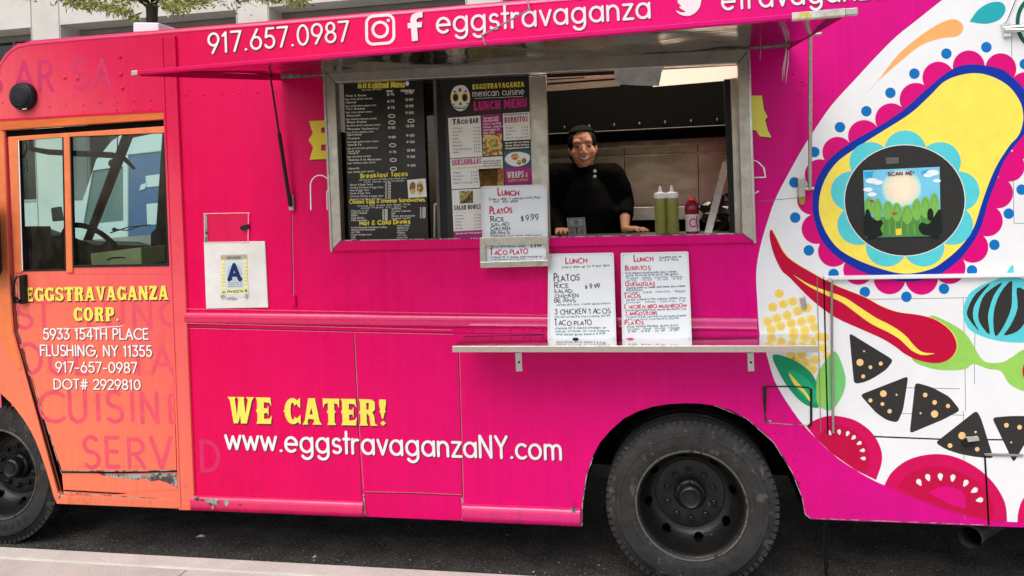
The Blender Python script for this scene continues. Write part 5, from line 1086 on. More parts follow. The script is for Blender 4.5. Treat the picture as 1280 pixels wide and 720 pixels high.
# ---- lunch menu
lp_ = flat(.028)
lm = Paper('lunch_menu', [(549,99),(661.5,94.5),(663,138),(664.5,231),(604,234.5),(605,297),(566,298.5),(560,300),(557,145)], lp_, .003, m_ip, 'lunch menu poster with painted skull, magenta panels and food pictures in the window', 'menu')
def f(mb):
    mb.poly([spl([(574.5,106.5),(582,108),(587,117),(587,127),(583,135),(576,139),(569,136.5),(564.5,129),(563.5,119),(567,110)], 3)], lp_, 0, 0, .001)
    for cx in (569.5, 581): mb.poly([ell(cx,121.5,4.6,6.2,16)], lp_, 0, 1, .0014); mb.poly([ell(cx,122,3.2,4.6,14)], lp_, 0, 2, .0018)
    mb.poly([[(575.5,127),(577.5,131),(573.5,131)]], lp_, 0, 2, .0014); ribbon(mb, [(567,133),(572,135.5),(579,135.5),(584,132)], .9, lp_, .0014, 2)
    for i in range(6): ribbon(mb, [(569+i*2.4,133),(569.3+i*2.4,136.6)], .5, lp_, .0016, 2)
    mb.poly([ell(575,112.5,2,2.6,10)], lp_, 0, 3, .0014); mb.poly([ell(568.5,114.5,1.6,1.4,8)], lp_, 0, 3, .0014); mb.poly([ell(582,114,1.6,1.4,8)], lp_, 0, 3, .0014); mb.poly([ell(567,130.3,1.6,1.2,8)], lp_, 0, 3, .0014); mb.poly([ell(584.5,129.5,1.6,1.2,8)], lp_, 0, 3, .0014)
lm.part('skull_emblem', f, [m_wp, m_iy, m_ip, m_im])
def f(mb):
    western(mb, 'EGGSTRAVAGANZA', (590.5,111.8), (655.5,108.3), 6.4, lp_, .001, 0, track=.05); write(mb, 'mexican cuisine', (591,120.8), (655.5,117.6), 8, lp_, .001, .1, 1); ribbon(mb, [(593,123.2),(654,120.5)], .5, lp_, .001, 1)
    western(mb, 'LUNCH MENU', (592,138.5), (659,133.5), 11, lp_, .001, 2, track=.06)
lm.part('heading', f, [m_iy, m_iw, mat('printed_pink', srgb(214, 24, 128), .5)])
def panel(name, q, mt, fn, mats):
    def g(mb):
        mb.poly([q], lp_, 0, 0, .0010); fn(mb)
    return lm.part(name, g, [mt]+mats)
def prices(mb, x, y, n, dy, items, px, mi=1, h=2.0, sl=-.03):
    for i in range(n):
        write(mb, items[i % len(items)], (x+i*.1, y+i*dy), (x+len(items[i % len(items)])*1.45+i*.1, y+i*dy-.5), h, lp_, .002, .13, mi); write(mb, '$ 4.50', (px+i*.1, y+i*dy-1), (px+8+i*.1, y+i*dy-1.3), h, lp_, .002, .13, mi)
panel('taco_bar_panel', [(560,147.5),(600.5,144.5),(603,195.5),(562.5,198)], m_wp, lambda mb: (western(mb, 'TA', (565.5,155.8), (576,155.2), 7, lp_, .002, 1, track=.05), western(mb, 'CO', (576.5,155.2), (585,154.6), 5.5, lp_, .002, 1), western(mb, 'BAR', (587,154.5), (598.5,153.6), 6.4, lp_, .002, 1), prices(mb, 565.5, 161.5, 8, 4.3, ['Al Pastor', 'Carnitas', 'Pollo', 'Steak', 'Chorizo', 'Barbacoa', 'Tacos de Chicken', 'Steak'], 592)), [INK])
panel('gluten_panel', [(602,144),(626,142.2),(627,166.5),(603,168.5)], m_im, lambda mb: [write(mb, s, (604.5,149+i*3.7), (604.5+len(s)*1.7,147.6+i*3.7), 2.4, lp_, .002, .22, 1) for i, s in enumerate(('Served with', 'GLUTEN FREE', 'corn tortilla', 'onion, cilantro', 'and salsa on', 'the side'))], [m_iw])
panel('taco_photo', [(603.2,168.7),(627.2,167),(628,193.5),(604.2,195.3)], f_taco, lambda mb: (mb.poly([ell(617,178,9,9,18)], lp_, 0, 1, .0014), mb.poly([ell(617,179,7,6,18)], lp_, 0, 2, .0018)), [C('tortilla_print', (.78, .55, .14)), f_salad])
panel('burritos_panel', [(628.5,142),(662,139.7),(663.2,174),(629.5,176)], m_wp, lambda mb: (western(mb, 'BURRITOS', (630.5,154), (660,152), 7.4, lp_, .002, 1, track=.06), [ribbon(mb, [(630+i*2.2,144.6-i*.14),(631.2+i*2.2,143-i*.14)], .9, lp_, .002, 2) for i in range(14)], ribbon(mb, [(632,156.8),(660,155)], .6, lp_, .002, 3), prices(mb, 632, 161, 4, 4.1, ['Chicken', 'Al Pastor', 'Steak', 'Chorizo Bistec'], 652, mi=2)), [mat('printed_plum', srgb(170, 16, 110), .5), INK, m_iy])
panel('black_note', [(629.6,176.4),(663.3,174.4),(663.8,186.8),(630,188.8)], m_ip, lambda mb: [write(mb, s, (631.5,179.8+i*3.4), (661.5,178+i*3.4), 2.2, lp_, .002, .2, 1) for i, s in enumerate(('Served with rice, beans', 'cheese, lettuce and pico', 'with guacamole or sour cream'))], [m_iw])
panel('plate_photo', [(630,189.2),(663.8,187.2),(664.3,207.8),(630.6,210)], C('teal_table_print', (.04, .14, .17)), lambda mb: (mb.poly([spl([(631,199),(637,191.5),(650,190),(662,194),(660,203),(648,208),(637,206)], 3)], lp_, 0, 1, .0014), mb.poly([ell(644,196,5,4,14)], lp_, 0, 2, .0018), mb.poly([ell(649,203,3,3,12)], lp_, 0, 3, .0018), mb.poly([ell(655,201,3,3.6,12)], lp_, 0, 3, .0018)), [m_wp, f_ques, f_taco])
panel('wraps_panel', [(630.6,210.6),(664.3,208.4),(665,229.8),(631.5,232)], m_im, lambda mb: (western(mb, 'WRAP', (634,223), (651,221.8), 8, lp_, .002, 1, track=.06), western(mb, 'S', (651.5,221.8), (655,221.6), 8, lp_, .002, 1), write(mb, '&', (657,221), (660,220.8), 5, lp_, .002, .14, 1), write(mb, 'BURRITO BOWLS', (636,227.5), (660,226), 3, lp_, .002, .25, 2)), [m_iw, C('peach_print', (.8, .4, .2))])
panel('quesadillas_panel', [(562.6,199),(628.2,195.2),(629.8,233),(564.5,236.5)], m_wp, lambda mb: (western(mb, 'QUESADILLAS', (565,207), (602,204.5), 7, lp_, .002, 1, track=.05), mb.poly([[(565,209.6),(628,206),(628.1,208),(565.1,211.6)]], lp_, 0, 3, .0016), [write(mb, s, (604,202.6+i*2.8), (626,201.3+i*2.8), 2, lp_, .002, .17, 2) for i, s in enumerate(('Served with salad', 'Rice and beans', 'sour cream'))], prices(mb, 566.5, 217, 4, 4.2, ['Cheese', 'Al pastor', 'Chicken', 'Steak or Chorizo'], 589, mi=2)), [mat('printed_rose', srgb(186, 20, 110), .5), INK, C('cream_band_print', (.78, .7, .4))])
panel('quesadilla_photo', [(598,211.3),(628.6,209.5),(629.6,232),(600,233.8)], f_ques, lambda mb: None, [])
panel('salad_panel', [(564.6,237.6),(602.5,235.6),(604,287.3),(567,289.3)], m_wp, lambda mb: (western(mb, 'SALAD BOWLS', (567.5,263), (601,261), 6, lp_, .002, 1, track=.06), ribbon(mb, [(569,266),(600,264.4)], .7, lp_, .002, 2), prices(mb, 569, 270.5, 5, 4.0, ['Chicken', 'Carnitas', 'Steak', 'Pastor', 'Shrimp'], 593)), [INK, m_iy])
panel('salad_photo', [(574,239),(591,238),(591.6,253.6),(574.8,254.6)], f_salad, lambda mb: None, [])
panel('salad_note', [(567,289.6),(604,287.6),(604.2,296.8),(567.4,298.4)], m_im, lambda mb: write(mb, 'Served with fresh greens', (570,293), (602,291.4), 2.2, lp_, .002, .2, 1), [m_iw])
# ---- whiteboards
def board(label, q, Yt, Yb, lines_, tex=None):
    pb, pt_ = P(*q[3], Yb), P(*q[0], Yt); mp = leaning(pb, pt_, P(*q[2], Yb))
    b = Paper('whiteboard', q, mp, .008, mat('whiteboard_face', (.84, .87, .90), .22, noise=.06, nscale=5), label, 'whiteboard', 'handwritten lunch whiteboards')
    fr = [(q[i], q[(i+1) % 4]) for i in range(4)]
    def g(mb):
        for a, c in fr: ribbon(mb, [a, c], 2.4, mp, .0025, 0, round_=False)
        ribbon(mb, [q[0], q[3]], 1.6, mp, .004, 0)
    b.part('rim', g, [mat('white_plastic_rim', (.78, .77, .76), .4)])
    def g(mb):
        for u, v in q:
            cx = sum(p[0] for p in q)/4; cy = sum(p[1] for p in q)/4
            u2, v2 = u+(2.2 if u < cx else -2.2), v+(2.2 if v < cy else -2.2)
            mb.poly([ell(u2, v2, 2.3, 2.3, 10)], mp, 0, 0, .005); mb.poly([ell(u2, v2, .6, .6, 6)], mp, 0, 1, .006)
    b.part('corner_cap', g, [M['white'], M['black']])
    def g(mb):
        for (s, x0, x1, y0, y1, h, mi) in lines_:
            w = (.16 if h > 5 else .20) if mi != 1 else .21
            first = s[0]
            if h >= 4.5 and len(s) > 2 and s[0].isalpha():      # a taller first letter, as written
                tot = text_units(s); cut = (text_units(first)+TRACK)/tot*1.12; xm = x0+(x1-x0)*cut
                write(mb, first, (x0, y0), (xm-(x1-x0)*.05, y0), h*1.22, mp, .0012, w, mi, jit=.08); write(mb, s[1:], (xm, y0), (x1, y1), h*.9, mp, .0012, w*1.1, mi, jit=.16)
            else: write(mb, s, (x0, y0), (x1, y1), h, mp, .0012, w, mi, jit=.18)
    b.part('handwriting', g, [INK, REDM, TEALM])
    return b
board('small whiteboard reading lunch and platos held in a metal tray under the window', [(603.5,234),(683,231.5),(684,324.5),(604.5,327)], -.035, -.075,
      [('LUNCH',623,649,244.5,244,7,1), ('Every day it comes with Pan',612,676,250.5,248,2.6,0), ('917 . 657-0987',617,648,254,253,2.6,0), ('PLATOS',612.5,640,267,266,7,1), ('RICE',613.5,631,277,276.5,5,0), ('$ 9.99',651,673,276.5,275,6.5,0), ('SALAD',613.5,637,282.8,282.2,3.9,0), ('CHICKEN',613.5,638,288,287.2,3.8,0), ('BEANS',613.5,637,293,292.3,3.8,0), ('mozzarella sour cream guac beans',613.5,678,296,295,2.2,0), ('50 oz any flavor wrap',613.5,657,309.8,308.8,2.6,2), ('$ 9.99',664,677,309.5,308.5,4,0), ('TACO PLATO',613.5,660,318.5,317,6.2,1), ('choice of 3 tacos with choice of',613.5,678,322.5,321.5,2.3,0), ('rice beans and salad',613.5,657,325.2,324.6,2.2,2)])
board('whiteboard on the shelf with black writing about platos and three chicken tacos', [(686.5,318.5),(766,317),(769.3,424),(685.8,425.5)], -.02, -.13,
      [('LUNCH',707.5,734,329.5,329,6.2,1), ('Every day up to 9 out 1pm',703,762,335.4,332.8,2.6,0), ('PLATOS',692.5,724,351,350.3,7.4,0), ('RICE',693,712,360,359.6,5.6,0), ('$ 9.99',731,749.5,361,360,5,0), ('SALAD',693,716,366.4,366,4.2,0), ('CHICKEN',693,723.5,372.4,371.8,4.2,0), ('BEANS',693.5,720,378.2,377.6,4.2,0), ('mozzarella sour cream guac beans',695,763,382.3,380,2.4,2), ('3 CHICKEN TACOS',693,763,393,391.5,5.8,0), ('Onion cilantro hot sauce $9.99',693.5,763,397.3,396,2.6,2), ('TACO PLATO',694,740,407,406,6.2,0), ('choice of 3 tacos chicken or',694.5,758,411.5,410.5,2.6,0), ('steak choice of rice beans',694.5,762,415.4,414.4,2.6,2), ('and salad guac beans $ 9.99',695,757,419.3,418.3,2.6,2)])
board('whiteboard on the shelf with red headings for burritos, quesadillas and tacos', [(777,317.3),(859.3,315.5),(863.6,424.3),(779,425.8)], -.02, -.13,
      [('LUNCH',793,817,326.8,326.3,6,1), ('Supreme day up',824,852,323,321.5,2.4,0), ('to 2.5 10oz',824,848,326.3,325.3,2.4,0), ('BURRITOS',781.5,813,338,337.3,4.8,1), ('Rice beans mozzarella sour cream',782,846,342.6,340.5,2.4,0), ('guac lettuce and pico de gallo',782.5,848,345.6,343.3,2.4,0), ('Chicken   Steak   Carnitas   Chorizo',783,854,349,346.5,2.3,2), ('9.99   10.99   10.99   9.99',785,852,352,349.8,2.2,2), ('QUESADILLAS',782,818.5,357.5,356.5,4.8,1), ('Cheese beef or steak and more sour cream',783,857,361.2,358.5,2.4,0), ('lettuce pico',783,803,364,363.4,2.4,0), ('Chicken   Steak   Carnitas   Veggie',783,857,367.2,364.6,2.3,2), ('TACOS',780.5,801,372.4,372,5,1), ('Onion cilantro hot sauce radish lime',783,857,376,373.4,2.4,0), ('Chicken   Steak   Carnitas   Fish',783,858,379.2,376.8,2.3,2), ('CHICKEN BBQ MUSHROOM',781,858,386,384,4.6,1), ('mozzarella and onion sauce served on rice',782,858,389,387,2.2,0), ('3 AMIGOS BOWL',782,822,394.3,393,4.2,1), ('Chicken steak carnitas mushrooms cheese',783,858,397.6,395.4,2.3,2), ('Lettuce pico rice beans $10.99',783,849,400.6,398.8,2.3,2), ('PLATOS',781.5,804.5,406,405.5,4.8,1), ('Rice salad beans guac pico',784,848,409.5,407.3,2.4,0), ('Chicken  Steak  Shrimp  Veggie',784,850,412.8,410.4,2.3,2), ('9.99   9.99   10.99   9.99',785,848,416,413.8,2.2,0)])
def thing_mesh(name, label, cat, base, fn, mats, group=None, smooth=True, bevel=0):
    mb = MB(); fn(mb); o = mb.build(name, mats, at=tuple(base), smooth=smooth, bevel=bevel); tag(o, label, cat, group); return o
p = P(719.5, 426, -.155); thing_mesh('magnet', 'small black magnet on the shelf before the left whiteboard', 'magnet', p, lambda mb: mb.ball(p+Vector((0,0,.008)), (.017,.012,.009)), M['black'])
p = P(788, 426.5, -.155); thing_mesh('magnet', 'small pink magnet on the shelf before the right whiteboard', 'magnet', p, lambda mb: mb.ball(p+Vector((0,0,.008)), (.021,.013,.010)), mat('pink_rubber', (.75, .06, .22), .4))
# ---- grade card
gpln = flat(-.012)
gc = Paper('grade_card', [(275.5,318.5),(308.5,317.5),(310.5,371),(276.5,374.5)], gpln, .001, mat('pale_blue_card', (.60, .66, .68), .4, noise=.1, nscale=8), 'weathered inspection card with navy letter A on the white plate beside the door', 'inspection card')
def f(mb):
    for q in ([(276,325),(281,325),(282,366),(277,367)], [(304,324),(308.7,324),(310,365),(305,366)], [(277,362.5),(309.5,360.5),(310,367),(277.5,368)]): mb.poly([q], gpln, 0, 0, .0005)
    mb.poly([[(275.5,319),(308.5,318),(308.7,324),(276,325)]], gpln, 0, 2, .0005); mb.poly([blob((279,371),3,2.4)], gpln, 0, 3, .0012); mb.poly([blob((290,373),6,2)], gpln, 0, 3, .0012); mb.poly([blob((308,370),2,3)], gpln, 0, 3, .0012)
    mb.poly([ell(293,341,9.6,10.6,24)], gpln, 0, 4, .0005)
    write(mb, 'A', (286.5,349.5), (301,349.5), 18.5, gpln, .0012, .26, 1); mb.poly([[(284.5,346.8),(290.5,346.8),(290,350.3),(284.3,350.3)]], gpln, 0, 1, .0018); mb.poly([[(297.5,346.8),(302.5,346.8),(303,350.3),(297.6,350.3)]], gpln, 0, 1, .0018)
    write(mb, 'PH10276 B', (284.5,366.3), (309,365), 3, gpln, .0012, .22, 5); write(mb, 'NYC', (278,366.5), (282.5,366.3), 2, gpln, .0012, .22, 5)
    for i, s in enumerate(('Sanitary Inspection', 'Grade')): write(mb, s, (284,322.3+i*2.2), (301,321.8+i*2.2), 1.7, gpln, .0012, .16, 5)
    for i in range(3): write(mb, 'issued by the city', (285,354+i*2.4), (303,353.5+i*2.4), 1.5, gpln, .0012, .13, 5)
    for i in range(7): write(mb, 'AAA', (278,331+i*4.4), (281,331+i*4.4), 1.6, gpln, .0012, .16, 6); write(mb, 'AAA', (305.2,330+i*4.4), (308.5,330+i*4.4), 1.6, gpln, .0012, .16, 6)
gc.part('printing', f, [C('pale_yellow_print', (.80, .76, .38)), C('navy_print', (.008, .03, .12)), C('tan_tape', (.45, .38, .30)), C('torn_paper_edge', (.40, .34, .27)), C('card_seal', (.44, .52, .60)), INK, C('faint_print', (.5, .44, .2))])
# ---- poster on the tail: generic landscape, no code
pp = flat(-.0068)
sk = bpy.data.materials.new('poster_sky'); sk.use_nodes = True
po = Paper('poster', [(1079,213),(1174.5,208.5),(1176,295),(1082,297)], pp, .0012, C('poster_sky_blue', srgb(120, 200, 232)), 'square landscape poster saying SCAN ME stuck on the black circle of the mural', 'poster')
def f(mb):
    for i, (r, mi) in enumerate(((24, 0), (22, 5), (20, 1), (17.5, 6), (15, 2), (12, 7))): mb.poly([ell(1127, 235.5, r*1.05, r, 30)], pp, 0, mi, .0006+.0002*i)
    for x, y, w in ((1090,226,8),(1097,228,7),(1085,237,6),(1166,216,8),(1160,219,6),(1171,226,5),(1090,243,6)): mb.poly([ell(x, y, w, w*.45, 14)], pp, 0, 3, .0018)
    mb.poly([[(1080,215),(1092,214),(1090,222),(1081,222)]], pp, 0, 4, .0016); mb.poly([[(1152,214),(1160,212),(1158,220),(1153,219)]], pp, 0, 4, .0016)
po.part('printed_sky', f, [C('poster_glow_outer', srgb(160, 214, 228)), C('poster_glow_mid', srgb(222, 226, 206)), C('poster_glow_inner', srgb(244, 226, 196)), C('poster_cloud', srgb(236, 246, 250)), C('poster_deep_sky', srgb(50, 170, 226)), C('poster_glow_a', srgb(202, 224, 218)), C('poster_glow_b', srgb(234, 228, 206)), C('poster_glow_c', srgb(250, 232, 206))])
def f(mb):
    hills = [(1086,258,5.5,12),(1097,262,6,14),(1110,263,6,12),(1121,265,6,12),(1134,268,7,12),(1146,262,6,14),(1157,259,6,14),(1168,256,6,15)]
    mb.poly([[(1081,272),(1175.4,268),(1175.9,294.6),(1082.2,296.6)]], pp, 0, 1, .0022)
    for i, (x, y, rx, ry) in enumerate(hills):
        mb.poly([ell(x, y, rx, ry, 18)+[]], pp, 0, 0, .0026+.0002*(i % 3)); ribbon(mb, ell(x, y, rx*.6, ry*.72, 16, 0, 180), .6, pp, .0036, 1)
    for i in range(24): x = 1084+i*3.9; ribbon(mb, [(x,275+random.uniform(-4,6)),(x+random.uniform(-1,1),292)], .9, pp, .0038+.0002*(i%2), 0 if i % 2 else 1)
    mb.poly([spl([(1081.5,266),(1086,262),(1090,272),(1097,276),(1101,275),(1104,279),(1100,286),(1103,294),(1082.4,296)], 3)], pp, 0, 2, .0044)
    mb.poly([spl([(1175.6,262),(1168,270),(1163,278),(1158,280),(1152,278),(1148,284),(1152,292),(1160,294),(1175.8,294.4)], 3)], pp, 0, 2, .0044); mb.poly([ell(1163,268,4,8,12)], pp, 0, 2, .0046)
    mb.poly([[(1119.5,286),(1127,285.6),(1127.4,293.8),(1119.8,294.2)]], pp, 0, 3, .0044); mb.poly([blob((1118,267),3.5,1.8)], pp, 0, 4, .0044); mb.poly([blob((1090,251),2.6,1.6)], pp, 0, 4, .0048)
po.part('printed_hills', f, [C('poster_green', srgb(124, 184, 84)), C('poster_dark_green', srgb(84, 142, 70)), C('poster_shadow_bush', srgb(26, 36, 32)), C('poster_yellow_box', srgb(238, 206, 60)), C('poster_red_fleck', srgb(178, 78, 70))])
po.part('printed_words', lambda mb: western(mb, '', (0,0), (1,0), 1, pp, 0) if 0 else write(mb, 'SCAN ME!', (1110,219.6), (1143,218.2), 4.2, pp, .005, .26, 0), [C('poster_dark_red', srgb(120, 24, 40))])
slab('black_tag', [(1107,197),(1123.5,196.5),(1124,204.5),(1108,205.5)], -.0075, .004, M['int_grey'])
# ---- bottles
bz = cz+.0005
def bottle_at(u): 
    q = P(u, 293.5, .17); return Vector((q.x, .17, bz))
b0 = bottle_at(827)
m_salsa = mat('green_salsa', srgb(132, 140, 62), .3, noise=.3, nscale=60)
root = tag(empty('squeeze_bottle', b0), 'squeeze bottle of green salsa with white nozzle, nearer the cook', 'sauce bottle', 'green salsa squeeze bottles')
mb = MB(); mb.lathe([(0,0),(.032,.001),(.034,.006),(.034,.03),(.033,.09),(.034,.165),(.034,.192),(.030,.200)], b0, 'Z', 24); mb.build('bottle_body', m_salsa, root, smooth=True)
mb = MB(); mb.lathe([(.034,.196),(.035,.198),(.035,.221),(.031,.226),(.014,.230),(.010,.234),(.006,.262),(.004,.264),(0,.264)], b0, 'Z', 24); mb.build('nozzle_cap', M['white'], root, smooth=True)
b1 = bottle_at(841.5)+Vector((0, -.012, 0))
r2 = root.copy(); COL.objects.link(r2); r2.location = b1; r2['label'] = 'squeeze bottle of green salsa with white nozzle, beside the red drink'
for ch_ in list(root.children): d = ch_.copy(); COL.objects.link(d); d.parent = r2
dbp = P(866, 294, .15); db = Vector((dbp.x, .15, bz))
root = tag(empty('drink_bottle', db), 'red drink bottle with white label standing at the serving window', 'drink bottle')
mb = MB(); mb.lathe([(0,0),(.034,.001),(.037,.008),(.036,.06),(.037,.11),(.039,.125),(.038,.145),(.030,.168),(.019,.178),(.019,.186)], db, 'Z', 28); mb.build('bottle_body', mat('red_drink', (.22, .006, .02), .12, noise=.2, nscale=20), root, smooth=True)
mb = MB(); mb.lathe([(.020,.180),(.0215,.181),(.0215,.197),(.019,.200),(0,.200)], db, 'Z', 24); mb.build('bottle_cap', mat('coral_cap', (.72, .07, .06), .4), root, smooth=True)
mb = MB(); mb.lathe([(.0378,.012),(.0372,.06),(.0378,.104)], db, 'Z', 28)
lab = mb.build('bottle_label', mat('silver_white_label', (.62, .60, .60), .35, noise=.1, nscale=30), root, smooth=True)
def cyl(u, v, k=0.0):
    a = (u)/.0378-math.pi/2-.0; r = .0384+k; return db+Vector((r*math.cos(a), r*math.sin(a), v))
mb = MB(); ribbon(mb, [(.002+.017*math.cos(R(a)), .058+.022*math.sin(R(a))) for a in range(50, 311, 13)], .007, cyl, .0004, 0); ribbon(mb, [(.026,.09),(.021,.06),(.029,.03)], .008, cyl, .0004, 0); mb.build('label_mark', mat('label_crimson', (.5, .004, .06), .4), lab)
# leaning pan lid / steel slat, black bag
sp0 = P(884, 292, .22)
thing_mesh('steel_strip', 'flat steel lid leaning upright at the right end of the counter', 'steel lid', Vector((sp0.x, .22, bz)), lambda mb: mb.poly3([[P(880,292.5,.2), P(889.5,292.5,.2), P(913.5,201,.34), P(910.5,199,.34), P(903,204,.34)]], .008), M['steel_dull'], smooth=False, bevel=.001)
bgp = P(915, 290, .34)
def f(mb):
    vs, fs = [], []; n = 22; m_ = 14
    for i in range(m_+1):
        for j in range(n):
            th = math.pi*i/m_; a = 2*math.pi*j/n
            r = 1+random.uniform(-.16, .16)
            vs.append(Vector((bgp.x+.16*r*math.sin(th)*math.cos(a), .36+.08*r*math.sin(th)*math.sin(a), bz+.10+.10*r*math.cos(th))))
    for v in vs: v.z = max(v.z, bz)
    for i in range(m_):
        for j in range(n): fs.append((i*n+j, (i+1)*n+j, (i+1)*n+(j+1) % n, i*n+(j+1) % n))
    mb.add(vs, fs)
thing_mesh('plastic_bag', 'crumpled shiny black plastic bag on the counter behind the steel lid', 'plastic bag', Vector((bgp.x, .36, bz)), f, mat('black_film', (.01, .01, .01), .18), smooth=False)
# banknotes stuck to the counter glass
m_bill = mat('banknote_paper', (.24, .27, .24), .6, noise=.4, nscale=90); m_bi = mat('banknote_ink', (.05, .065, .055), .6)
def bill(q, label, Y):
    b = Paper('banknote', q, flat(Y), .001, m_bill, label, 'banknote', 'banknotes propped before the cook')
    cx = sum(p[0] for p in q)/4; cy = sum(p[1] for p in q)/4
    def g(mb):
        ribbon(mb, ell(cx, cy, 2.6, 3.4, 12), .8, flat(Y), .0008, 0, closed=True); mb.poly([ell(cx, cy, 1.4, 2.2, 10)], flat(Y), 0, 0, .0008)
        for i in range(4):
            a, c = q[i], q[(i+1) % 4]; a2 = (a[0]+(cx-a[0])*.16, a[1]+(cy-a[1])*.16); c2 = (c[0]+(cx-c[0])*.16, c[1]+(cy-c[1])*.16); ribbon(mb, [a2, c2], .7, flat(Y), .0008, 0)
            write(mb, '1', (a2[0]-.4+(cx-a[0])*.08, a2[1]+1+(cy-a[1])*.12), (a2[0]+.6+(cx-a[0])*.08, a2[1]+1+(cy-a[1])*.12), 2, flat(Y), .0010, .3, 0)
    b.part('printing', g, [m_bi])
bill([(708.5,272.5),(731,271.5),(732,283.5),(709.5,284.5)], 'upper dollar note propped in front of the cook', .10)
bill([(710,285),(720,284.5),(721,295),(711,296)], 'lower left dollar note propped in front of the cook', .098); bill([(721.5,284.2),(732.5,283.8),(733,294.5),(722.3,295)], 'lower right dollar note propped in front of the cook', .099)
# ---- in the cab
bq = P(113, 331.5, .25); 
def f(mb): mb.poly([[(113,317),(176,309),(177,331),(114,333)]], flat(.22), .25); 
bx = thing_mesh('storage_box', 'tan box with a cut handle slot on the cab seat', 'box', P(113,333,.22), f, mat('tan_cardboard', (.80, .62, .28), .7, noise=.15, nscale=10), smooth=False, bevel=.006)
mb = MB(); ribbon(mb, [(134,325),(139,322.5),(152,321.5),(156,322.5)], 1.6, flat(.215), .001, 0); o_ = mb.build('handle_slot', M['black_matt'], None)
for v in o_.data.vertices: v.co -= P(113,333,.22)
o_.parent = bx
def f(mb):
    mb.tube([P(147,168,1.6), P(146.5,198,1.6)], .004, 6); mb.ball(P(143,204,1.6), (.06,.02,.04)); mb.ball(P(149,201,1.6), (.035,.02,.05))
thing_mesh('air_freshener', 'dark ornament hanging on a string inside the cab windscreen', 'ornament', P(146,206,1.6), f, M['black'])

# ================================================================ BACKGROUND
# office block across the street
bx0 = P(38, 26, 14); 
BY = 14.0
m_conc = mat('pale_concrete', (.72, .68, .63), .8, noise=.12, nscale=1.2, bump=.2, bscale=30)
m_soff = mat('grey_soffit', (.36, .34, .32), .8, noise=.1, nscale=2)
bt = tag(empty('office_building', (-14, BY+4, 0)), 'pale concrete office block with deep dark window bays across the street', 'building')
pit0, pit1 = P(75, 24, BY).x, P(295, 20, BY).x
pw = pit0-P(38, 26, BY).x; pitch = (pit1-pit0)+pw
zso = P(180, 22, BY).z
bays = [(pit0+pitch*i, pit0+pitch*i+(pit1-pit0)) for i in range(-3, 7)]
holes = []
for a, b in bays:
    for z0, z1 in ((zso-4.6, zso), (.6, zso-6.0), (zso+2.8, zso+6.6)): holes.append([Vector((a, BY, z0)), Vector((b, BY, z0)), Vector((b, BY, z1)), Vector((a, BY, z1))])
mb = MB(); xl, xr = bays[0][0]-pw, bays[-1][1]+pw
mb.poly3([[Vector((xl, BY, 0)), Vector((xr, BY, 0)), Vector((xr, BY, 18)), Vector((xl, BY, 18))]]+holes, 1.0)
mb.box((xl, BY+1.3, 0), (xr, BY+9, 18)); mb.build('facade', m_conc, bt)
mb = MB()
for i in range(len(bays)):
    for zz in (zso+1.6,): pass
for a, b in bays:
    mb.box((b+.02, BY-.012, 0.2), (b+.035, BY, 18)); mb.box((b+pw-.035, BY-.012, .2), (b+pw-.02, BY, 18))
mb.build('facade_joint', m_soff, bt)
m_dg = mat('dark_office_glass', (.012, .014, .016), .06, spec=.6)
first = None
for bi, (a, b) in enumerate(bays):
    for z0, z1 in ((zso-4.6, zso-.0), (.6, zso-6.0), (zso+2.8, zso+6.6)):
        mb = MB(); mb.box((a+.01, BY+.86, z0+.01), (b-.01, BY+.92, z1-.01))
        w = mb.build('window', m_dg, bt)
        mb = MB()
        for t in (0, .25, .5, .75, 1): x = a+.03+(b-a-.1)*t; mb.box((x, BY+.80, z0+.02), (x+.05, BY+.87, z1-.02))
        mb.box((a+.02, BY+.81, z0+.03), (b-.02, BY+.87, z0+.1)); mb.box((a+.02, BY+.70, z1-.14), (b-.02, BY+.868, z1-.02)); mb.build('window_frame', m_soff, w)
        if bi in (2, 4): mb = MB(); mb.box((a+.5, BY+.845, z0+.2), (a+1.9, BY+.855, z1-.6)); mb.build('blind', mat('window_blind', (.42, .40, .36), .8) if 'window_blind' not in bpy.data.materials else bpy.data.materials['window_blind'], w)
# street tree
tb = P(190, 28, 9.5); m_bark = mat('dark_bark', (.040, .026, .018), .9, noise=.5, nscale=14, bump=.8, bscale=30, nstretch=(3, 3, .6))
tr = tag(empty('street_tree', (tb.x, 9.5, .15)), 'street tree with dark trunk and thin yellow green leaves behind the truck roof', 'tree')
mb = MB(); q = P(190, 6, 9.5)
random.seed(11)
mb.tube([(tb.x+.02, 9.5, 0), (tb.x+.01, 9.5, 1.2), (tb.x-.01, 9.5, 3.4), (tb.x, 9.5, tb.z), (q.x+.0, 9.5, q.z)], [.16, .125, .11, .105, .115], 10)
limbs = [[(183,4),(176,-14),(160,-40),(150,-80)], [(193,2),(196,-20),(206,-50),(215,-90)], [(181,2),(160,-12),(130,-16),(105,-8),(92,2)], [(196,-2),(215,-18),(250,-22),(285,-10),(300,4)], [(205,-50),(260,-60),(320,-40),(350,-14),(365,2)], [(160,-40),(120,-60),(70,-50),(40,-24)]]
tips = []
for li_, l in enumerate(limbs):
    pts = [P(u, v, 9.5+(i*.35*(1 if li_ % 2 else -1))) for i, (u, v) in enumerate(l)]
    mb.tube(pts, [.075, .055, .04, .025, .012][:len(pts)], 8)
    for i in range(1, len(pts)): 
        for t in (.2, .5, .8): tips.append((pts[i-1].lerp(pts[i], t), i))
for (c, i) in tips:
    for _ in range(3):
        e = c+Vector((random.gauss(0, .22), random.gauss(0, .3), random.gauss(.10, .15)))
        mb.tube([c, c.lerp(e, .5)+Vector((random.gauss(0,.05),0,.06)), e], [.009, .006, .003], 5, caps=False)
mb.build('trunk', m_bark, tr, smooth=True)
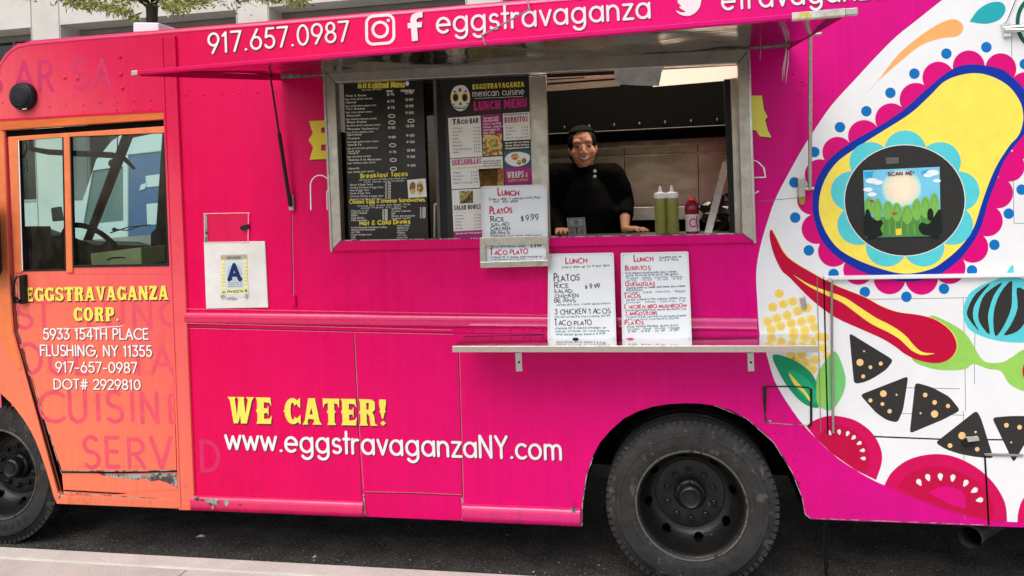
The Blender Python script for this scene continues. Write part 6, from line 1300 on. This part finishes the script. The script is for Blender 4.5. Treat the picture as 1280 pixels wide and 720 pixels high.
m_leaf = [mat('olive_leaf', (.22, .25, .04), .55), mat('yellow_green_leaf', (.48, .46, .10), .55), mat('dark_leaf', (.11, .14, .025), .55)]
for lm_ in m_leaf: lm_.node_tree.nodes['Principled BSDF'].inputs['Subsurface Weight'].default_value = 0
mb = MB()
def leaf(c, s):
    d = Vector((random.gauss(0, 1), random.gauss(0, 1), random.gauss(-.35, .7))).normalized(); n = d.cross(Vector((random.gauss(0, 1), random.gauss(0, 1), random.gauss(0, 1)))).normalized()
    mb.add([c, c+d*s*.5+n*s*.13, c+d*s, c+d*s*.5-n*s*.13], [(0, 1, 2, 3)], random.choice((0, 0, 1, 1, 2)))
sprays = [(86,2,6),(95,4,7),(104,7,7),(112,8,6),(122,4,6),(130,10,6),(141,12,7),(150,14,6),(158,16,6),(150,4,8),(168,23,3.5),(163,0,8),(205,4,8),(213,10,7),(220,14,6),(222,2,8),(235,8,7),(232,0,8),(246,4,6),(254,0,6),(270,-4,8),(330,-2,6),(345,0,7),(362,2,7),(374,3,5),(380,0,5),(310,-3,5),(40,-6,8),(60,-10,8),(78,-5,7)]
for (u, v, r) in sprays:
    for _ in range(85):
        c = P(u+random.gauss(0, r*.8), v-1.5+random.gauss(0, r*.42), 9.5+random.gauss(0, .5)); leaf(c, random.uniform(.07, .15))
for (c, i) in tips:
    for _ in range(34):
        cc = c+Vector((random.gauss(0, .4), random.gauss(0, .6), random.gauss(.05, .3)))
        if cc.z < P(200, -2, 9.5).z: continue
        leaf(cc, random.uniform(.07, .15))
for _ in range(5200):
    a = random.uniform(0, 6.283); r = random.uniform(0, 1)**.5
    c = Vector((tb.x+2.9*r*math.cos(a), 9.5+2.6*r*math.sin(a), tb.z+1.9+random.gauss(0, .75)))
    s_ = math.sin(c.x*2.1)+math.sin(c.y*2.7+1)+math.sin(c.z*2.9)
    if s_ < .2: continue
    if c.z < tb.z+.95: continue
    leaf(c, random.uniform(.08, .16))
mb.build('crown', m_leaf, tr)
# white cab lorry with a blue body parked across the street
VY = 6.2
vg = P(150, 320, VY); 
vt = tag(empty('box_lorry', (P(140,300,VY).x, VY+1, 0)), 'white cab lorry with blue box body parked across the street, seen through the cab windows', 'lorry')
wv = mat('white_lorry_paint', (.74, .75, .75), .35, noise=.05, nscale=4); bv = mat('blue_lorry_paint', srgb(72, 104, 150), .4, noise=.08, nscale=4)
mb = MB(); cabo = [(92,360),(94,300),(97,268),(113,222),(120,200),(140,176),(152,168),(190,162),(181,360)]
win = [(116,213),(154,208),(155,276),(104,281)]
mb.poly([cabo, win], flat(VY), 2.1); mb.build('cab', wv, vt, bevel=.02)
mb = MB(); mb.poly([sh(win, 0)], flat(VY+.02), .02); mb.build('cab_window', mat('grey_lorry_glass', (.16, .22, .22), .08), vt)
mb = MB(); mb.poly([[(160,193),(230,184),(235,420),(160,420)]], flat(VY-.02), 2.2); mb.build('box_body', bv, vt, bevel=.02)
mb = MB(); mb.poly([[(154,150),(232,140),(232,186),(160,194),(154,200)]], flat(VY-.04), 2.25); mb.poly([[(153,196),(160,194),(160,420),(154,420)]], flat(VY-.045), .1); mb.build('roof_fairing', wv, vt, bevel=.02)
mb = MB(); mb.poly([[(182,220),(204,217),(204,232),(183,234)]], flat(VY-.03), .008); mb.poly([[(183,255),(204,253),(204,280),(184,281)]], flat(VY-.03), .008); mb.poly([[(176,231),(184,228),(181,236),(174,238)]], flat(VY-.035), .006); mb.build('side_panel', wv, vt)
mb = MB()
for u in (110, 225): 
    c = P(u, 300, VY+.05); mb.lathe([(.0,.0),(.26,.0),(.30,-.02),(.44,-.01),(.47,.03),(.47,.25)], (c.x, VY+.0, .47), 'Y', 28)
mb.build('wheels', M['rubber'], vt, smooth=True)
# ================================================================ THE COOK
def voxel(mb, size, smooth_it=3):
    me = bpy.data.meshes.new('tmp'); me.from_pydata([tuple(v) for v in mb.v], [], mb.f); o = bpy.data.objects.new('tmp', me); COL.objects.link(o)
    r = o.modifiers.new('r', 'REMESH'); r.mode = 'VOXEL'; r.voxel_size = size
    s = o.modifiers.new('s', 'SMOOTH'); s.iterations = smooth_it; s.factor = .5
    dg = bpy.context.evaluated_depsgraph_get(); res = bpy.data.meshes.new_from_object(o.evaluated_get(dg)); bpy.data.objects.remove(o)
    return res
def skinmat(name, col, rough): return mat(name, col, rough, noise=.03, nscale=20)
m_skin = skinmat('skin', (.50, .235, .15), .7); m_lip = skinmat('lips', (.38, .12, .09), .45); m_hair = mat('dark_hair', (.008, .006, .005), .5, spec=.2); m_eye = mat('eye_dark', (.012, .008, .006), .15); m_white = mat('eye_white', (.36, .27, .22), .3); m_teeth = mat('teeth', (.75, .72, .65), .3)
m_cloth = mat('black_cook_jacket', (.004, .004, .0045), .85, spec=.05, noise=.3, nscale=9, bump=.3, bscale=14)
HC = P(728.5, 185, .55); FL = .80
foot = Vector((HC.x+.03, .62, FL))
tilt = Matrix.Rotation(R(-4), 3, 'Y') @ Matrix.Rotation(R(8), 3, 'Z')
HS = 1.09
def hp(x, y, z): return HC + tilt @ (Vector((x, y, z))*HS)
def hball(mb, c, r, n=16, m_=10):
    t = MB(); t.ball((0, 0, 0), r, n=n, m_=m_)
    mb.add([hp(*(Vector(c)+Vector(v))) for v in t.v], t.f)
b = MB()
hball(b, (0, .018, .030), (.074, .090, .088)); hball(b, (0, -.010, -.028), (.068, .074, .080)); hball(b, (0, -.040, -.084), (.034, .033, .026)); hball(b, (0, -.014, -.068), (.056, .055, .034))
for s in (-1, 1):
    hball(b, (s*.040, -.046, -.032), (.030, .026, .030)); hball(b, (s*.072, .014, -.010), (.010, .017, .028)); hball(b, (s*.011, -.086, -.036), (.009, .010, .008)); hball(b, (s*.031, -.062, .001), (.015, .012, .010)); hball(b, (s*.026, -.052, .030), (.028, .022, .020))
b.tube([hp(0, -.074, .012), hp(0, -.088, -.012), hp(0, -.098, -.030)], [.007, .008, .0105], 10); hball(b, (0, -.094, -.032), (.0125, .010, .009))
b.tube([hp(-.028, -.074, -.058), hp(-.012, -.084, -.0605), hp(0, -.086, -.060), hp(.012, -.084, -.0605), hp(.028, -.074, -.058)], [.003, .006, .006, .006, .003], 8)
b.tube([hp(-.025, -.073, -.062), hp(-.010, -.082, -.074), hp(.010, -.082, -.074), hp(.025, -.073, -.062)], [.003, .0065, .0065, .003], 8)
neck0 = Vector((HC.x+.022, .60, HC.z-.20))
b.tube([hp(0, .02, -.05), hp(.004, .03, -.12), neck0, neck0-Vector((0, 0, .06))], [.052, .050, .058, .08], 14)
hipz = FL+.86
tor = [neck0+Vector((.0, .0, -.06)), Vector((neck0.x, .61, HC.z-.32)), Vector((neck0.x, .62, HC.z-.50)), Vector((neck0.x, .62, hipz))]
b.tube(tor, [.09, .12, .115, .13], 14)
shR, shL = P(766, 217, .58), P(694, 217, .58)
elR, elL = P(781, 254, .60), P(688, 262, .58)
wrR, wrL = P(781.5, 287.5, .36), P(700, 297, .38)
b.tube([neck0+Vector((0, .02, .0)), shR], .046, 10); b.tube([neck0+Vector((0, .02, .0)), shL], .046, 10)
for sh_, el_, wr_ in ((shR, elR, wrR), (shL, elL, wrL)):
    b.tube([sh_, sh_.lerp(el_, .5), el_], [.048, .044, .036], 10); b.tube([el_, el_.lerp(wr_, .35), wr_], [.036, .036, .023], 10)
for wr_, tx in ((wrR, .10), (wrL, .02)):                              # hand resting on the counter: palm, four unequal bent fingers and a thumb
    fdir = Vector((tx, -.075, 0)).normalized(); sd_ = Vector((-fdir.y, fdir.x, 0))
    w0 = Vector((wr_.x, wr_.y, cz+.030)); k0 = w0+fdir*.075+Vector((0, 0, -.006))
    b.tube([wr_, w0], [.023, .024], 10)
    for q_ in (-.026, -.009, .009, .026): b.tube([w0+sd_*q_*.6, k0+sd_*q_], [.015, .0125], 8)
    for q_, l in ((-.029, .058), (-.010, .074), (.010, .078), (.029, .068)):
        kn = k0+sd_*q_; b.tube([kn, kn+fdir*l*.45+sd_*q_*.15+Vector((0,0,.004)), kn+fdir*l*.78+sd_*q_*.25+Vector((0,0,-.006)), kn+fdir*l+sd_*q_*.3+Vector((0,0,-.012))], [.0098, .0092, .0082, .0070], 8)
    t0 = w0+fdir*.02+sd_*.024; b.tube([t0, t0+fdir*.028+sd_*.026, t0+fdir*.055+sd_*.032+Vector((0,0,-.008))], [.013, .0108, .0082], 8)
for s in (-1, 1):
    x = neck0.x+s*.09; b.tube([(x, .62, hipz+.05), (x, .61, FL+.46), (x, .63, FL+.07)], [.085, .058, .042], 10); b.tube([(x, .65, FL+.035), (x, .50, FL+.03)], [.04, .032], 8)
me = voxel(b, .0046, 2)
for mm in (m_skin, m_lip, m_eye, m_white, m_teeth, m_hair): me.materials.append(mm)
inv = tilt.transposed()
for p in me.polygons:
    c = inv @ (p.center-HC)/HS; p.use_smooth = True; x, y, z = c.x, c.y, c.z; ax_ = abs(x)
    if y < -.03:
        ex = (ax_-.031)/.0120; ez = (z-.001)/.0042
        if ax_ < .030 and -.083+ax_*.5 < z < -.053: p.material_index = 1
from mathutils.bvhtree import BVHTree
bvh = BVHTree.FromPolygons([v.co[:] for v in me.vertices], [p.vertices[:] for p in me.polygons])
def face_pt(x, z, k=0.0):                                       # a point on the face at head coordinates x, z
    o_ = hp(x, -.3, z); d_ = tilt @ Vector((0, 1, 0)); h_ = bvh.ray_cast(o_, d_)
    return h_[0]-d_*k if h_[0] is not None else hp(x, -.08, z)
person = bpy.data.objects.new('person', me)
for v in me.vertices: v.co -= foot
COL.objects.link(person); person.location = foot; person['_o'] = tuple(foot)
tag(person, 'smiling cook in a black buttoned jacket and black cap leaning at the serving window', 'person')
def child(name, me_, mt):
    for v in me_.vertices: v.co -= foot
    me_.materials.append(mt)
    for p in me_.polygons: p.use_smooth = True
    o = bpy.data.objects.new(name, me_); COL.objects.link(o); o.parent = person; return o
def feature(name, mb, mts, smooth=True):
    o = mb.build(name, mts, None, smooth=smooth)
    for v in o.data.vertices: v.co -= foot
    o.parent = person; return o
for s in (-1, 1):
    e = MB(); n_ = 14
    al = [(s*.031+.0135*math.cos(2*math.pi*i/n_), .001+.0055*math.sin(2*math.pi*i/n_)*(1 if math.sin(2*math.pi*i/n_) > 0 else .75)) for i in range(n_)]
    e.add([face_pt(x, z, .0012) for x, z in al], [tuple(range(n_))], 0)
    ir = [(s*.031+.0062*math.cos(2*math.pi*i/n_), .0015+.0050*math.sin(2*math.pi*i/n_)) for i in range(n_)]
    e.add([face_pt(x, z, .0022) for x, z in ir], [tuple(range(n_))], 1)
    e.tube([face_pt(s*.031+.015*t, .0015+.0062*(1-t*t), .0015) for t in (-1, -.6, -.2, .2, .6, 1)], [.0008, .0014, .0017, .0017, .0014, .0008], 6, mi=1)
    feature('eye', e, [m_white, m_eye])
    e = MB(); e.tube([face_pt(s*x, z, .0008) for x, z in ((.014, .0205), (.024, .0245), (.036, .0255), (.048, .0205))], [.0014, .0024, .0022, .0010], 6); feature('eyebrow', e, m_hair)
e = MB(); tp = [(-.021, -.0605), (-.012, -.0640), (0, -.0652), (.012, -.0640), (.021, -.0605)]
e.add([face_pt(x, z+.0032, .0022) for x, z in tp]+[face_pt(x, z-.0034+.0022*(abs(x)/.021)**2, .0022) for x, z in tp], [(i, 5+i, 6+i, i+1) for i in range(4)])
feature('teeth', e, m_teeth)
j = MB()
j.tube([Vector((neck0.x, .585, HC.z-.100)), Vector((neck0.x, .592, HC.z-.150)), Vector((neck0.x, .61, HC.z-.235)), Vector((neck0.x, .62, HC.z-.36)), Vector((neck0.x, .63, HC.z-.55)), Vector((neck0.x, .63, hipz-.08))], [.060, .078, .150, .195, .190, .19], 20)
for a_, r_ in ((shR, .068), (shL, .068)): j.tube([neck0+Vector((0, .02, .028)), a_], [.082, r_], 14); j.ball(a_, r_)
cuR = elR.lerp(wrR, .52); cuL = elL.lerp(wrL, .85)
j.tube([shR, shR.lerp(elR, .5)+Vector((.012, 0, 0)), elR, cuR], [.070, .066, .060, .050], 14); j.tube([shL, shL.lerp(elL, .5)-Vector((.01, 0, 0)), elL, cuL], [.074, .080, .064, .046], 14)
for i in range(16):
    a_, e_, c_ = random.choice(((shR, elR, cuR), (shL, elL, cuL))); t = random.random(); q_ = (a_.lerp(e_, t*2) if t < .5 else e_.lerp(c_, t*2-1)); d_ = Vector((random.uniform(-1, 1), random.uniform(-1, 0), random.uniform(-.4, .4))).normalized()
    j.tube([q_+d_*.052+Vector((-.03, 0, .01)), q_+d_*.062, q_+d_*.052+Vector((.03, 0, -.012))], [.006, .011, .006], 6)
jk = child('jacket', voxel(j, .0075, 4), m_cloth)
u_ = MB()
for s in (-1, 1):
    x = neck0.x+s*.09; u_.tube([(x, .62, hipz+.02), (x, .61, FL+.46), (x, .63, FL+.06)], [.105, .08, .075], 12)
child('trousers', voxel(u_, .012, 2), m_cloth)
h = MB(); hball(h, (0, .026, .034), (.084, .096, .088)); hball(h, (0, .055, -.02), (.082, .068, .085)); hball(h, (0, .12, .0), (.045, .04, .045)) 
hm_ = voxel(h, .006, 2)
bm = bmesh.new(); bm.from_mesh(hm_)
bmesh.ops.delete(bm, geom=[v for v in bm.verts if (inv @ (v.co-HC)/HS).z < .088-.0*abs((inv @ (v.co-HC)/HS).x) and (inv @ (v.co-HC)/HS).y < -.045 and abs((inv @ (v.co-HC)/HS).x) < .06], context='VERTS'); bm.to_mesh(hm_)
child('hair', hm_, m_hair)
c_ = MB(); hball(c_, (0, .026, .058), (.084, .098, .074)); cm = voxel(c_, .006, 2)
bm = bmesh.new(); bm.from_mesh(cm); bmesh.ops.delete(bm, geom=[v for v in bm.verts if (inv @ (v.co-HC)/HS).z < .088-.35*(inv @ (v.co-HC)/HS).y*(1 if (inv @ (v.co-HC)/HS).y > 0 else .1)], context='VERTS'); bm.to_mesh(cm)
child('cap', cm, mat('black_cap_cloth', (.008, .008, .008), .9, spec=.08))
for (u, v) in ((743.5, 214), (743.3, 220.5)):
    q_ = P(u, v, .455); mb = MB(); mb.lathe([(.0, -.004), (.008, -.004), (.010, 0), (.010, .02)], q_, 'Y', 12)
    o = mb.build('button', mat('pearl_button', (.62, .62, .62), .25) if 'pearl_button' not in bpy.data.materials else bpy.data.materials['pearl_button'], None)
    for vv in o.data.vertices: vv.co -= foot
    o.parent = person
